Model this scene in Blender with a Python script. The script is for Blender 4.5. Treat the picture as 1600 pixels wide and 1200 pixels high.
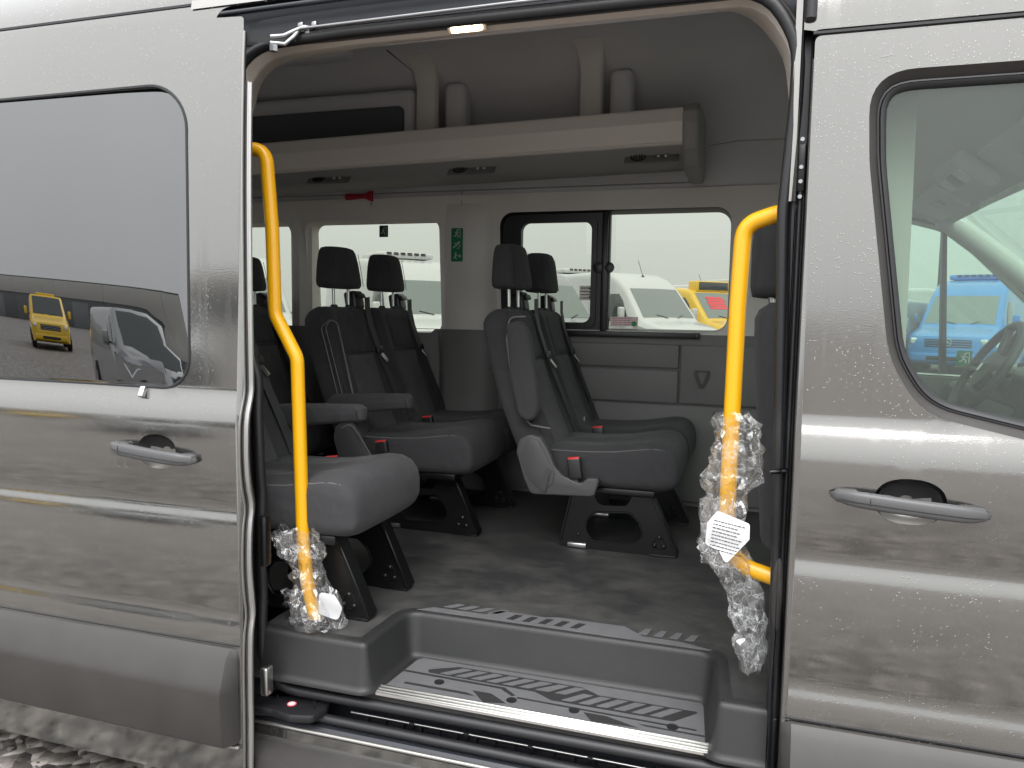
import bpy, bmesh, math, random
import numpy as np
from mathutils import Vector, Matrix
from mathutils.geometry import delaunay_2d_cdt

for _o in list(bpy.data.objects):
    bpy.data.objects.remove(_o)
R = math.radians
rnd = random.Random(7)
scene = bpy.context.scene
COL = scene.collection
GZ = 0.08                      # ground level; z = 0.58 is the cabin floor

# ------------------------------------------------------------------ camera
cam_d = bpy.data.cameras.new('camera')
cam = bpy.data.objects.new('camera', cam_d)
COL.objects.link(cam)
scene.camera = cam
cam_d.sensor_width = 36.0
cam_d.lens = 36.0 * 1194 / 1600
cam_d.clip_start = 0.02
cam_d.clip_end = 2000
YAW, PIT, ROLL = R(17.7), R(5.3), R(0.9)
_f = Vector((-math.sin(YAW) * math.cos(PIT), math.cos(YAW) * math.cos(PIT), -math.sin(PIT)))
_r = _f.cross(Vector((0, 0, 1))).normalized()
_u = _r.cross(_f)
_r2 = math.cos(ROLL) * _r + math.sin(ROLL) * _u
_u2 = -math.sin(ROLL) * _r + math.cos(ROLL) * _u
cam.matrix_world = Matrix(((_r2.x, _u2.x, -_f.x, 0), (_r2.y, _u2.y, -_f.y, -1.75),
                           (_r2.z, _u2.z, -_f.z, 1.48), (0, 0, 0, 1)))

# ------------------------------------------------------------------ overcast sky, soft sun
world = bpy.data.worlds.new('World')
scene.world = world
world.use_nodes = True
wn, wl = world.node_tree.nodes, world.node_tree.links
wn.clear()
w_out = wn.new('ShaderNodeOutputWorld')
w_bg = wn.new('ShaderNodeBackground')
w_sky = wn.new('ShaderNodeTexSky')
w_sky.sky_type = 'NISHITA'
w_sky.sun_disc = False
w_sky.sun_elevation = R(53)
w_sky.sun_rotation = R(164)
w_sky.dust_density = 6.0
w_sky.air_density = 1.4
w_hsv = wn.new('ShaderNodeHueSaturation')
w_hsv.inputs['Saturation'].default_value = 0.10
w_mix = wn.new('ShaderNodeMixRGB')
w_mix.inputs['Fac'].default_value = 0.80
w_tc = wn.new('ShaderNodeTexCoord')
w_sep = wn.new('ShaderNodeSeparateXYZ')
w_map = wn.new('ShaderNodeMapRange')          # even cloud cover, a little brighter overhead
w_map.inputs['From Min'].default_value = 0.0
w_map.inputs['From Max'].default_value = 1.0
w_map.inputs['To Min'].default_value = 8.0
w_map.inputs['To Max'].default_value = 13.5
w_tint = wn.new('ShaderNodeMixRGB')
w_tint.blend_type = 'MULTIPLY'
w_tint.inputs['Fac'].default_value = 1.0
w_tint.inputs['Color2'].default_value = (0.965, 0.99, 1.0, 1)
w_cl = wn.new('ShaderNodeTexNoise')
w_cl.inputs['Scale'].default_value = 2.2
w_cl.inputs['Detail'].default_value = 4
w_clm = wn.new('ShaderNodeMapRange')
w_clm.inputs['To Min'].default_value = 0.88
w_clm.inputs['To Max'].default_value = 1.12
w_mul = wn.new('ShaderNodeMath'); w_mul.operation = 'MULTIPLY'
wl.new(w_tc.outputs['Generated'], w_sep.inputs[0])
wl.new(w_tc.outputs['Generated'], w_cl.inputs['Vector'])
wl.new(w_sep.outputs['Z'], w_map.inputs['Value'])
wl.new(w_cl.outputs['Fac'], w_clm.inputs['Value'])
wl.new(w_map.outputs[0], w_mul.inputs[0])
wl.new(w_clm.outputs[0], w_mul.inputs[1])
wl.new(w_mul.outputs[0], w_tint.inputs['Color1'])
wl.new(w_sky.outputs[0], w_hsv.inputs['Color'])
wl.new(w_hsv.outputs[0], w_mix.inputs['Color1'])
wl.new(w_tint.outputs[0], w_mix.inputs['Color2'])
wl.new(w_mix.outputs[0], w_bg.inputs['Color'])
w_bg.inputs['Strength'].default_value = 0.075
wl.new(w_bg.outputs[0], w_out.inputs[0])

sun_d = bpy.data.lights.new('sun', 'SUN')
sun_d.energy = 0.8
sun_d.angle = R(45)
sun_d.color = (1.0, 0.985, 0.965)
sun = bpy.data.objects.new('sun', sun_d)
COL.objects.link(sun)
_sd = Vector((0.1, -0.75, 1.0))            # towards the sun: behind the photographer, high
sun.rotation_euler = (-_sd).to_track_quat('-Z', 'Y').to_euler()

vs = scene.view_settings
vs.view_transform = 'Standard'
vs.look = 'None'
vs.exposure = 1.75
vs.gamma = 1.0
scene.cycles.use_denoising = True
scene.cycles.max_bounces = 8
scene.cycles.diffuse_bounces = 4
scene.cycles.use_adaptive_sampling = True
scene.cycles.adaptive_threshold = 0.02
scene.cycles.glossy_bounces = 5
scene.cycles.transparent_max_bounces = 16
scene.cycles.transmission_bounces = 6
scene.cycles.sample_clamp_indirect = 5.0
scene.cycles.caustics_reflective = False
scene.cycles.caustics_refractive = False

# ------------------------------------------------------------------ helpers: objects
W = {}                                        # world translation of every parent at build time

def empty(name, loc=(0, 0, 0)):
    o = bpy.data.objects.new(name, None)
    COL.objects.link(o)
    o.location = loc
    o.empty_display_size = 0.1
    W[o] = Vector(loc)
    return o

def tag(o, label=None, cat=None, group=None, kind=None):
    if label: o['label'] = label
    if cat: o['category'] = cat
    if group: o['group'] = group
    if kind: o['kind'] = kind
    return o

def add(name, verts, faces, mat, parent=None, ang=38, normals=None):
    me = bpy.data.meshes.new(name)
    me.from_pydata([tuple(v) for v in verts], [], [tuple(f) for f in faces])
    me.update()
    if ang is not None:
        for p in me.polygons: p.use_smooth = True
        if normals is not None:
            me.normals_split_custom_set_from_vertices([tuple(n) for n in normals])
        elif ang < 180:
            me.set_sharp_from_angle(angle=R(ang))
    if mat: me.materials.append(mat)
    o = bpy.data.objects.new(name, me)
    COL.objects.link(o)
    if parent:
        o.parent = parent
        o.location = -W[parent]
        W[o] = Vector((0, 0, 0))
    else:
        W[o] = Vector((0, 0, 0))
    return o

def add_bm(name, bm, mat, parent=None, ang=38):
    bmesh.ops.recalc_face_normals(bm, faces=bm.faces)
    vs_ = [v.co.copy() for v in bm.verts]
    bm.verts.index_update()
    fs_ = [[v.index for v in f.verts] for f in bm.faces]
    bm.free()
    return add(name, vs_, fs_, mat, parent, ang)

class MB:
    """collects several solids of ONE part"""
    def __init__(self): self.v, self.f = [], []
    def put(self, v, f):
        n = len(self.v)
        self.v += [tuple(p) for p in v]
        self.f += [[i + n for i in q] for q in f]
        return self
    def build(self, name, mat, parent=None, ang=38):
        return add(name, self.v, self.f, mat, parent, ang)

def box_geo(c, s, bev=0.0, seg=2, rot=None):
    bm = bmesh.new()
    bmesh.ops.create_cube(bm, size=1.0)
    for v in bm.verts: v.co = Vector((v.co.x * s[0], v.co.y * s[1], v.co.z * s[2]))
    if bev > 0:
        bmesh.ops.bevel(bm, geom=bm.edges[:], offset=min(bev, min(s) * 0.49), segments=seg, profile=0.5, affect='EDGES')
    M = rot if rot is not None else Matrix.Identity(3)
    v_ = [M @ v.co + Vector(c) for v in bm.verts]
    bm.verts.index_update()
    f_ = [[v.index for v in f.verts] for f in bm.faces]
    bm.free()
    return v_, f_

def box(name, c, s, mat, parent=None, bev=0.004, seg=2, rot=None):
    v, f = box_geo(c, s, bev, seg, rot)
    return add(name, v, f, mat, parent, 45)

def rot3(ax, deg):
    return Matrix.Rotation(R(deg), 3, ax)

def prism_geo(poly, m, a, b, bev=0.0, seg=2):
    """2D outline extruded from w=a to w=b; m(u, v, w) -> point"""
    bm = bmesh.new()
    lo = [bm.verts.new(m(u, v, a)) for u, v in poly]
    hi = [bm.verts.new(m(u, v, b)) for u, v in poly]
    n = len(poly)
    bm.faces.new(lo[::-1]); bm.faces.new(hi)
    for i in range(n):
        bm.faces.new((lo[i], lo[(i + 1) % n], hi[(i + 1) % n], hi[i]))
    bmesh.ops.recalc_face_normals(bm, faces=bm.faces)
    if bev > 0:
        es = [e for e in bm.edges if e.calc_face_angle(0) > R(50)]
        bmesh.ops.bevel(bm, geom=es, offset=bev, segments=seg, profile=0.5, affect='EDGES')
        bmesh.ops.recalc_face_normals(bm, faces=bm.faces)
    bm.verts.index_update()
    v_ = [v.co.copy() for v in bm.verts]
    f_ = [[v.index for v in f.verts] for f in bm.faces]
    bm.free()
    return v_, f_

XZ = lambda u, v, w: (u, w, v)
XY = lambda u, v, w: (u, v, w)
YZ = lambda u, v, w: (w, u, v)

def prism(name, poly, m, a, b, mat, parent=None, bev=0.0, seg=2, ang=40):
    v, f = prism_geo(poly, m, a, b, bev, seg)
    return add(name, v, f, mat, parent, ang)

def loft_geo(loops, closed=True, cap0=False, cap1=False):
    n = len(loops[0])
    v = [p for lp in loops for p in lp]
    f = []
    for k in range(len(loops) - 1):
        for i in range(n if closed else n - 1):
            j = (i + 1) % n
            f.append((k * n + i, k * n + j, (k + 1) * n + j, (k + 1) * n + i))
    if cap0: f.append(tuple(range(n))[::-1])
    if cap1: f.append(tuple((len(loops) - 1) * n + i for i in range(n)))
    return v, f

def loft(name, loops, mat, parent=None, closed=True, cap0=False, cap1=False, ang=38):
    v, f = loft_geo(loops, closed, cap0, cap1)
    bm = bmesh.new()
    bv = [bm.verts.new(p) for p in v]
    for q in f:
        try: bm.faces.new([bv[i] for i in q])
        except ValueError: pass
    bmesh.ops.remove_doubles(bm, verts=bm.verts, dist=1e-5)
    return add_bm(name, bm, mat, parent, ang)

def tube_geo(pts, r, seg=10, closed=False, cap=True, sy=1.0):
    P = [Vector(p) for p in pts]
    n = len(P)
    rr = r if callable(r) else (lambda t: r)
    T = []
    for i in range(n):
        a = P[(i - 1) % n] if (closed or i > 0) else P[i]
        b = P[(i + 1) % n] if (closed or i < n - 1) else P[i]
        T.append((b - a).normalized())
    up = Vector((0, 0, 1)) if abs(T[0].z) < 0.9 else Vector((1, 0, 0))
    N = (up - T[0] * up.dot(T[0])).normalized()
    v, f = [], []
    for i in range(n):
        N = (N - T[i] * N.dot(T[i])).normalized()
        B = T[i].cross(N)
        q = rr(i / max(1, n - 1))
        for k in range(seg):
            a = 2 * math.pi * k / seg
            v.append(P[i] + N * (math.cos(a) * q) + B * (math.sin(a) * q * sy))
    m = n if closed else n - 1
    for i in range(m):
        for k in range(seg):
            a, b = i * seg, ((i + 1) % n) * seg
            f.append((a + k, a + (k + 1) % seg, b + (k + 1) % seg, b + k))
    if cap and not closed:
        f.append(tuple(range(seg))[::-1])
        f.append(tuple((n - 1) * seg + k for k in range(seg)))
    return v, f

def tube(name, pts, r, mat, parent=None, seg=10, closed=False, cap=True, ang=50, sy=1.0):
    v, f = tube_geo(pts, r, seg, closed, cap, sy)
    return add(name, v, f, mat, parent, ang)

def ribbon(name, pts, wdir, w, th, mat, parent=None):
    """flat strap along pts, w wide in direction wdir"""
    P = [Vector(p) for p in pts]; wd = Vector(wdir).normalized()
    loops = []
    for i, p in enumerate(P):
        t = (P[min(i + 1, len(P) - 1)] - P[max(i - 1, 0)]).normalized()
        d = (wd - t * wd.dot(t)).normalized()
        n = t.cross(d)
        loops.append([p + d * w / 2 + n * th / 2, p - d * w / 2 + n * th / 2, p - d * w / 2 - n * th / 2, p + d * w / 2 - n * th / 2])
    return loft(name, loops, mat, parent, True, True, True, 30)

def fillet(pts, r, n=6, closed=False):
    """round the corners of a polyline (2D or 3D)"""
    P = [Vector(p) for p in pts]
    out, m = [], len(P)
    rs = r if isinstance(r, (list, tuple)) else [r] * m
    for i in range(m):
        if not closed and i in (0, m - 1):
            out.append(P[i].copy()); continue
        a, b, c = P[(i - 1) % m], P[i], P[(i + 1) % m]
        d1, d2 = (a - b), (c - b)
        l1, l2 = d1.length, d2.length
        d1.normalize(); d2.normalize()
        th = math.acos(max(-1, min(1, d1.dot(d2))))
        if th > R(176) or rs[i] <= 0:
            out.append(b.copy()); continue
        t = min(rs[i] / math.tan(th / 2), l1 * 0.49, l2 * 0.49)
        p0, p1 = b + d1 * t, b + d2 * t
        for k in range(n + 1):
            s = k / n
            out.append(p0 * (1 - s) ** 2 + b * 2 * s * (1 - s) + p1 * s * s)
    return out

def rrect(x0, z0, x1, z1, r, n=8):
    rs = r if isinstance(r, (list, tuple)) else [r] * 4      # bl, br, tr, tl
    out = []
    for (cx, cz, a0, q) in ((x0, z0, 180, 0), (x1, z0, 270, 1), (x1, z1, 0, 2), (x0, z1, 90, 3)):
        rad = rs[q]
        ox = cx + (rad if cx == x0 else -rad); oz = cz + (rad if cz == z0 else -rad)
        for k in range(n + 1):
            a = R(a0 + 90 * k / n)
            out.append((ox + rad * math.cos(a), oz + rad * math.sin(a)))
    return out

def offset_loop(lp, d):
    """offset a closed ccw 2D loop outwards by d"""
    n = len(lp); out = []
    for i in range(n):
        a, b, c = Vector(lp[i - 1][:2]), Vector(lp[i][:2]), Vector(lp[(i + 1) % n][:2])
        e1, e2 = (b - a), (c - b)
        if e1.length < 1e-9: e1 = e2
        if e2.length < 1e-9: e2 = e1
        n1 = Vector((e1.y, -e1.x)).normalized(); n2 = Vector((e2.y, -e2.x)).normalized()
        m = n1 + n2
        m = m / max(1e-6, m.length)
        k = max(0.5, m.dot(n1))
        out.append(tuple(b + m * d / k))
    return out

def inside(px, pz, poly):
    c = np.zeros(px.shape, bool)
    n = len(poly)
    for i in range(n):
        x1, z1 = poly[i][0], poly[i][1]; x2, z2 = poly[i - 1][0], poly[i - 1][1]
        if z1 == z2: continue
        c ^= ((z1 > pz) != (z2 > pz)) & (px < (x2 - x1) * (pz - z1) / (z2 - z1) + x1)
    return c

def fill2d(outer, holes, xs=None, zs=None):
    V, E = [], []
    for lp in [outer] + list(holes):
        n0 = len(V); m = len(lp)
        V += [Vector((p[0], p[1])) for p in lp]
        E += [(n0 + i, n0 + (i + 1) % m) for i in range(m)]
    if xs is not None:
        gx, gz = np.meshgrid(np.array(xs), np.array(zs))
        gx, gz = gx.ravel(), gz.ravel()
        ok = inside(gx, gz, outer)
        for h in holes: ok &= ~inside(gx, gz, h)
        V += [Vector((float(a), float(b))) for a, b in zip(gx[ok], gz[ok])]
    r = delaunay_2d_cdt(V, E, [], 0, 1e-5)
    P = np.array([(p.x, p.y) for p in r[0]]); F = np.array([list(f) for f in r[2]])
    c = P[F].mean(axis=1)
    ok = inside(c[:, 0], c[:, 1], outer)
    for h in holes: ok &= ~inside(c[:, 0], c[:, 1], h)
    F = F[ok]
    A, B, C_ = P[F[:, 0]], P[F[:, 1]], P[F[:, 2]]
    s = (B[:, 0] - A[:, 0]) * (C_[:, 1] - A[:, 1]) - (B[:, 1] - A[:, 1]) * (C_[:, 0] - A[:, 0])
    F = F[np.abs(s) > 1e-9]; s = s[np.abs(s) > 1e-9]
    F[s < 0] = F[s < 0][:, ::-1]
    return P, F

def panel(name, outer, holes, f, mat, parent, xs=None, zs=None, flat=False):
    """sheet y = f(x, z) facing -y, with analytic normals"""
    P, F = fill2d(outer, holes, xs, zs)
    x, z = P[:, 0], P[:, 1]
    y = f(x, z)
    e = 0.0015
    fx = (f(x + e, z) - f(x - e, z)) / (2 * e)
    fz = (f(x, z + e) - f(x, z - e)) / (2 * e)
    n = np.stack([fx, -np.ones_like(fx), fz], 1)
    n /= np.linalg.norm(n, axis=1)[:, None]
    return add(name, np.stack([x, y, z], 1), F.tolist(), mat, parent, 60, None if flat else n)

def plate(name, outer, holes, m, a, b, mat, parent=None, ang=30):
    """flat plate with holes, w from a to b"""
    v, f = plate_geo(outer, holes, m, a, b)
    bm = bmesh.new()
    bv = [bm.verts.new(p) for p in v]
    for q in f:
        try: bm.faces.new([bv[i] for i in q])
        except ValueError: pass
    return add_bm(name, bm, mat, parent, ang)

def plate_geo(outer, holes, m, a, b):
    P, F = fill2d(outer, holes)
    n = len(P)
    v = [m(p[0], p[1], a) for p in P] + [m(p[0], p[1], b) for p in P]
    f = [list(t) for t in F.tolist()] + [[i + n for i in t[::-1]] for t in F.tolist()]
    base = 2 * n
    for lp in [outer] + list(holes):
        k = len(lp)
        v += [m(p[0], p[1], a) for p in lp] + [m(p[0], p[1], b) for p in lp]
        for i in range(k):
            j = (i + 1) % k
            f.append([base + i, base + j, base + k + j, base + k + i])
        base += 2 * k
    return v, f

def lathe_geo(prof, c, axis='y', seg=16):
    v, f = [], []
    for (r, h) in prof:
        for k in range(seg):
            a = 2 * math.pi * k / seg
            p = (r * math.cos(a), r * math.sin(a))
            q = {'y': (p[0], h, p[1]), 'x': (h, p[0], p[1]), 'z': (p[0], p[1], h)}[axis]
            v.append(Vector(q) + Vector(c))
    for i in range(len(prof) - 1):
        for k in range(seg):
            f.append((i * seg + k, i * seg + (k + 1) % seg, (i + 1) * seg + (k + 1) % seg, (i + 1) * seg + k))
    f.append(tuple(range(seg))[::-1]); f.append(tuple((len(prof) - 1) * seg + k for k in range(seg)))
    return v, f

def lathe(name, prof, c, mat, parent=None, axis='y', seg=16, ang=40):
    v, f = lathe_geo(prof, c, axis, seg)
    bm = bmesh.new()
    bv = [bm.verts.new(p) for p in v]
    for q in f: bm.faces.new([bv[i] for i in q])
    return add_bm(name, bm, mat, parent, ang)

def children(o): return [c for c in bpy.data.objects if c.parent == o]

def copy_tree(o, parent=None):
    c = o.copy(); COL.objects.link(c); c.parent = parent
    for ch in children(o): copy_tree(ch, c)
    return c

# ------------------------------------------------------------------ materials
def mat(name, col, rough=0.5, metal=0.0, coat=0.0, coat_r=0.03, spec=0.5, bump=None, var=None, sheen=0.0, emit=None):
    """bump = (scale, strength, distance); var = (scale, amount) tone variation"""
    m = bpy.data.materials.new(name)
    m.use_nodes = True
    nt = m.node_tree; b = nt.nodes['Principled BSDF']
    b.inputs['Base Color'].default_value = (*col, 1)
    b.inputs['Roughness'].default_value = rough
    b.inputs['Metallic'].default_value = metal
    b.inputs['Coat Weight'].default_value = coat
    b.inputs['Coat Roughness'].default_value = coat_r
    b.inputs['Specular IOR Level'].default_value = spec
    b.inputs['Sheen Weight'].default_value = sheen
    if emit:
        b.inputs['Emission Color'].default_value = (*emit[0], 1)
        b.inputs['Emission Strength'].default_value = emit[1]
    tc = nt.nodes.new('ShaderNodeTexCoord')
    if bump:
        n = nt.nodes.new('ShaderNodeTexNoise')
        n.inputs['Scale'].default_value = bump[0]; n.inputs['Detail'].default_value = 3
        bp = nt.nodes.new('ShaderNodeBump')
        bp.inputs['Strength'].default_value = bump[1]; bp.inputs['Distance'].default_value = bump[2]
        nt.links.new(tc.outputs['Object'], n.inputs['Vector'])
        nt.links.new(n.outputs['Fac'], bp.inputs['Height'])
        nt.links.new(bp.outputs[0], b.inputs['Normal'])
    if var:
        n = nt.nodes.new('ShaderNodeTexNoise')
        n.inputs['Scale'].default_value = var[0]; n.inputs['Detail'].default_value = 5
        mr = nt.nodes.new('ShaderNodeMapRange')
        mr.inputs['From Min'].default_value = 0.3; mr.inputs['From Max'].default_value = 0.7
        mr.inputs['To Min'].default_value = 1 - var[1]; mr.inputs['To Max'].default_value = 1 + var[1]
        mx = nt.nodes.new('ShaderNodeMixRGB'); mx.blend_type = 'MULTIPLY'; mx.inputs['Fac'].default_value = 1
        mx.inputs['Color1'].default_value = (*col, 1)
        nt.links.new(tc.outputs['Object'], n.inputs['Vector'])
        nt.links.new(n.outputs['Fac'], mr.inputs['Value'])
        nt.links.new(mr.outputs[0], mx.inputs['Color2'])
        nt.links.new(mx.outputs[0], b.inputs['Base Color'])
    return m

def thin_fresnel(nt, ior):
    """Fresnel factor of a thin sheet, the same from both sides"""
    fr = nt.nodes.new('ShaderNodeFresnel')
    ge = nt.nodes.new('ShaderNodeNewGeometry')
    mr = nt.nodes.new('ShaderNodeMapRange')
    mr.inputs['To Min'].default_value = ior; mr.inputs['To Max'].default_value = 1 / ior
    nt.links.new(ge.outputs['Backfacing'], mr.inputs['Value'])
    nt.links.new(mr.outputs[0], fr.inputs['IOR'])
    return fr

def glass(name, tint, ior=1.5, rough=0.0, refl=1.0, haze=0.0, hazecol=(0.8, 0.85, 0.82)):
    """thin pane: tinted see-through plus Fresnel reflection, optional diffuse haze painting a veil of reflected sky"""
    m = bpy.data.materials.new(name); m.use_nodes = True
    nt = m.node_tree; nt.nodes.clear()
    out = nt.nodes.new('ShaderNodeOutputMaterial')
    tr = nt.nodes.new('ShaderNodeBsdfTransparent'); tr.inputs[0].default_value = (*tint, 1)
    gl = nt.nodes.new('ShaderNodeBsdfGlossy'); gl.inputs['Roughness'].default_value = rough
    gl.inputs['Color'].default_value = (refl, refl, refl * 1.01, 1)
    fr = thin_fresnel(nt, ior)
    mx = nt.nodes.new('ShaderNodeMixShader')
    nt.links.new(fr.outputs[0], mx.inputs[0])
    nt.links.new(tr.outputs[0], mx.inputs[1]); nt.links.new(gl.outputs[0], mx.inputs[2])
    last = mx
    if haze > 0:
        df = nt.nodes.new('ShaderNodeBsdfDiffuse'); df.inputs[0].default_value = (*hazecol, 1)
        m2 = nt.nodes.new('ShaderNodeMixShader'); m2.inputs[0].default_value = haze
        nt.links.new(mx.outputs[0], m2.inputs[1]); nt.links.new(df.outputs[0], m2.inputs[2])
        last = m2
    nt.links.new(last.outputs[0], out.inputs[0])
    return m

def paint_mat(name, col, rough, metal, drops=True):
    """metallic clear-coated paint with rain drops standing on it"""
    m = mat(name, col, rough, metal, 1.0, 0.035)
    nt = m.node_tree; b = nt.nodes['Principled BSDF']
    if not drops: return m
    L = nt.links
    tc = nt.nodes.new('ShaderNodeTexCoord')
    def nd(t, **k):
        n = nt.nodes.new(t)
        for a, v in k.items(): n.inputs[a.replace('_', ' ')].default_value = v
        return n
    vo = nd('ShaderNodeTexVoronoi', Scale=185.0, Randomness=1.0)
    L.new(tc.outputs['Object'], vo.inputs['Vector'])
    sep = nt.nodes.new('ShaderNodeSeparateColor'); L.new(vo.outputs['Color'], sep.inputs[0])
    # drops gather in runs and patches; each cell has its own drop size, most have none
    big = nd('ShaderNodeTexNoise', Scale=3.0, Detail=3.0)
    mp2 = nt.nodes.new('ShaderNodeMapping'); mp2.inputs['Scale'].default_value = (3.4, 1, 0.45)
    L.new(tc.outputs['Object'], mp2.inputs['Vector']); L.new(mp2.outputs[0], big.inputs['Vector'])
    dens = nd('ShaderNodeMapRange', From_Min=0.36, From_Max=0.70, To_Min=0.06, To_Max=0.70)
    L.new(big.outputs['Fac'], dens.inputs['Value'])
    has = nt.nodes.new('ShaderNodeMath'); has.operation = 'LESS_THAN'
    L.new(sep.outputs[0], has.inputs[0]); L.new(dens.outputs[0], has.inputs[1])
    size = nd('ShaderNodeMapRange', From_Min=0.0, From_Max=1.0, To_Min=0.13, To_Max=0.30)
    L.new(sep.outputs[1], size.inputs['Value'])
    h0 = nt.nodes.new('ShaderNodeMath'); h0.operation = 'SUBTRACT'; h0.use_clamp = True
    L.new(size.outputs[0], h0.inputs[0]); L.new(vo.outputs['Distance'], h0.inputs[1])
    h = nt.nodes.new('ShaderNodeMath'); h.operation = 'MULTIPLY'
    L.new(h0.outputs[0], h.inputs[0]); L.new(has.outputs[0], h.inputs[1])
    bp = nd('ShaderNodeBump', Strength=0.7, Distance=0.0045)
    L.new(h.outputs[0], bp.inputs['Height'])
    # faint unevenness of pressed sheet metal
    wv = nd('ShaderNodeTexNoise', Scale=2.3, Detail=2.0)
    L.new(tc.outputs['Object'], wv.inputs['Vector'])
    bp2 = nd('ShaderNodeBump', Strength=0.35, Distance=0.006)
    L.new(wv.outputs['Fac'], bp2.inputs['Height']); L.new(bp2.outputs[0], bp.inputs['Normal'])
    op = nd('ShaderNodeTexNoise', Scale=420.0, Detail=1.0)
    L.new(tc.outputs['Object'], op.inputs['Vector'])
    bp3 = nd('ShaderNodeBump', Strength=0.05, Distance=0.0012)
    L.new(op.outputs['Fac'], bp3.inputs['Height']); L.new(bp.outputs[0], bp3.inputs['Normal'])
    L.new(bp3.outputs[0], b.inputs['Normal']); L.new(bp3.outputs[0], b.inputs['Coat Normal'])
    # water runs: vertical streaks of different gloss
    mp3 = nt.nodes.new('ShaderNodeMapping'); mp3.inputs['Scale'].default_value = (26, 1, 0.8)
    L.new(tc.outputs['Object'], mp3.inputs['Vector'])
    st = nd('ShaderNodeTexNoise', Scale=1.0, Detail=2.0); L.new(mp3.outputs[0], st.inputs['Vector'])
    rr = nd('ShaderNodeMapRange', From_Min=0.52, From_Max=0.6, To_Min=0.02, To_Max=0.14)
    L.new(st.outputs['Fac'], rr.inputs['Value']); L.new(rr.outputs[0], b.inputs['Coat Roughness'])
    rb = nd('ShaderNodeMapRange', From_Min=0.54, From_Max=0.62, To_Min=rough, To_Max=rough + 0.05)
    L.new(st.outputs['Fac'], rb.inputs['Value']); L.new(rb.outputs[0], b.inputs['Roughness'])
    return m

M = {}
M['paint'] = paint_mat('grey_metallic_paint', (0.192, 0.187, 0.180), 0.065, 0.88)
M['paint_plain'] = mat('grey_paint_inner', (0.33, 0.32, 0.305), 0.32, 0.8, 0.8)
M['paint_dark'] = mat('shaded_door_shut_paint', (0.06, 0.062, 0.068), 0.35, 0.4, 0.6)
M['clad'] = mat('grey_body_cladding', (0.037, 0.034, 0.033), 0.46, 0.0, bump=(900, 0.25, 0.001), var=(9, 0.12))
M['handle'] = mat('door_handle_plastic', (0.075, 0.075, 0.078), 0.38, bump=(700, 0.15, 0.001))
M['black'] = mat('black_plastic', (0.012, 0.012, 0.014), 0.38, bump=(500, 0.12, 0.001))
M['blackmetal'] = mat('black_powder_coat', (0.006, 0.006, 0.0065), 0.28, 0.0, 0.0, 0.2, 0.38, bump=(300, 0.08, 0.001))
M['rubber'] = mat('door_seal_rubber', (0.012, 0.012, 0.014), 0.45, bump=(220, 0.1, 0.001))
M['track'] = mat('dark_door_track', (0.025, 0.027, 0.033), 0.35, 0.3)
M['steel'] = mat('bare_steel', (0.55, 0.55, 0.54), 0.28, 1.0)
M['alu'] = mat('brushed_aluminium', (0.74, 0.73, 0.71), 0.34, 1.0, bump=(160, 0.05, 0.001))
M['head'] = mat('headliner_grey', (0.68, 0.675, 0.70), 0.85, bump=(420, 0.25, 0.0015), var=(3, 0.05))
M['headlight_band'] = mat('beige_header_trim', (0.56, 0.51, 0.465), 0.7, bump=(420, 0.15, 0.001))
M['trim_up'] = mat('upper_wall_trim_grey', (0.71, 0.68, 0.645), 0.62, bump=(520, 0.22, 0.0012), var=(2.5, 0.05))
M['trim_lo'] = mat('lower_wall_trim_dark', (0.165, 0.161, 0.158), 0.55, bump=(520, 0.25, 0.0012), var=(4, 0.06))
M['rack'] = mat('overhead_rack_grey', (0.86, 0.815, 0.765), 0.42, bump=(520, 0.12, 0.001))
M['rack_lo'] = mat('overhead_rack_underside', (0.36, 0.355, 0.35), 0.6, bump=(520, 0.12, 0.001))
M['recess'] = mat('roof_shade_and_cup_grey', (0.10, 0.102, 0.115), 0.7)
M['yellow'] = mat('yellow_grab_pole', (0.74, 0.365, 0.003), 0.32, 0.0, 0.3, 0.15, bump=(240, 0.06, 0.001))
M['belt'] = mat('belt_webbing', (0.045, 0.045, 0.047), 0.6, bump=(900, 0.35, 0.001))
M['belt_guide'] = mat('belt_guide_black', (0.018, 0.018, 0.02), 0.4)
M['red'] = mat('red_release_button', (0.62, 0.035, 0.03), 0.4)
M['shell'] = mat('grey_recliner_cover', (0.060, 0.060, 0.062), 0.5, bump=(520, 0.25, 0.001))
M['pipe'] = mat('light_seat_piping', (0.14, 0.14, 0.14), 0.5)
M['tread'] = mat('grey_tread_print', (0.115, 0.115, 0.12), 0.62, bump=(700, 0.4, 0.001), var=(14, 0.08))
M['treaddark'] = mat('black_tread_print', (0.022, 0.022, 0.023), 0.6, bump=(700, 0.3, 0.001))
M['step'] = mat('step_moulding_black', (0.020, 0.020, 0.0205), 0.48, bump=(480, 0.5, 0.0012), var=(6, 0.15))
M['tyre'] = mat('tyre_rubber', (0.02, 0.02, 0.02), 0.8)
M['white'] = mat('white_van_paint', (0.60, 0.61, 0.61), 0.3, 0, 0.8, 0.06)
M['silver'] = mat('silver_van_paint', (0.33, 0.34, 0.35), 0.3, 0.5, 0.8, 0.06)
M['vyellow'] = mat('yellow_van_paint', (0.80, 0.52, 0.02), 0.3, 0, 0.8, 0.06)
M['vblue'] = mat('blue_van_paint', (0.03, 0.25, 0.68), 0.3, 0, 0.8, 0.06)
M['vglass'] = mat('dark_van_glass', (0.035, 0.045, 0.045), 0.04, 0, 0.6)
M['wglass'] = mat('windscreen_glass', (0.17, 0.20, 0.19), 0.05, 0, 1.0)
M['lens'] = mat('headlamp_lens', (0.75, 0.78, 0.8), 0.08, 0.3, 1.0)
M['green'] = mat('green_safety_sticker', (0.006, 0.16, 0.075), 0.5)
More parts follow.
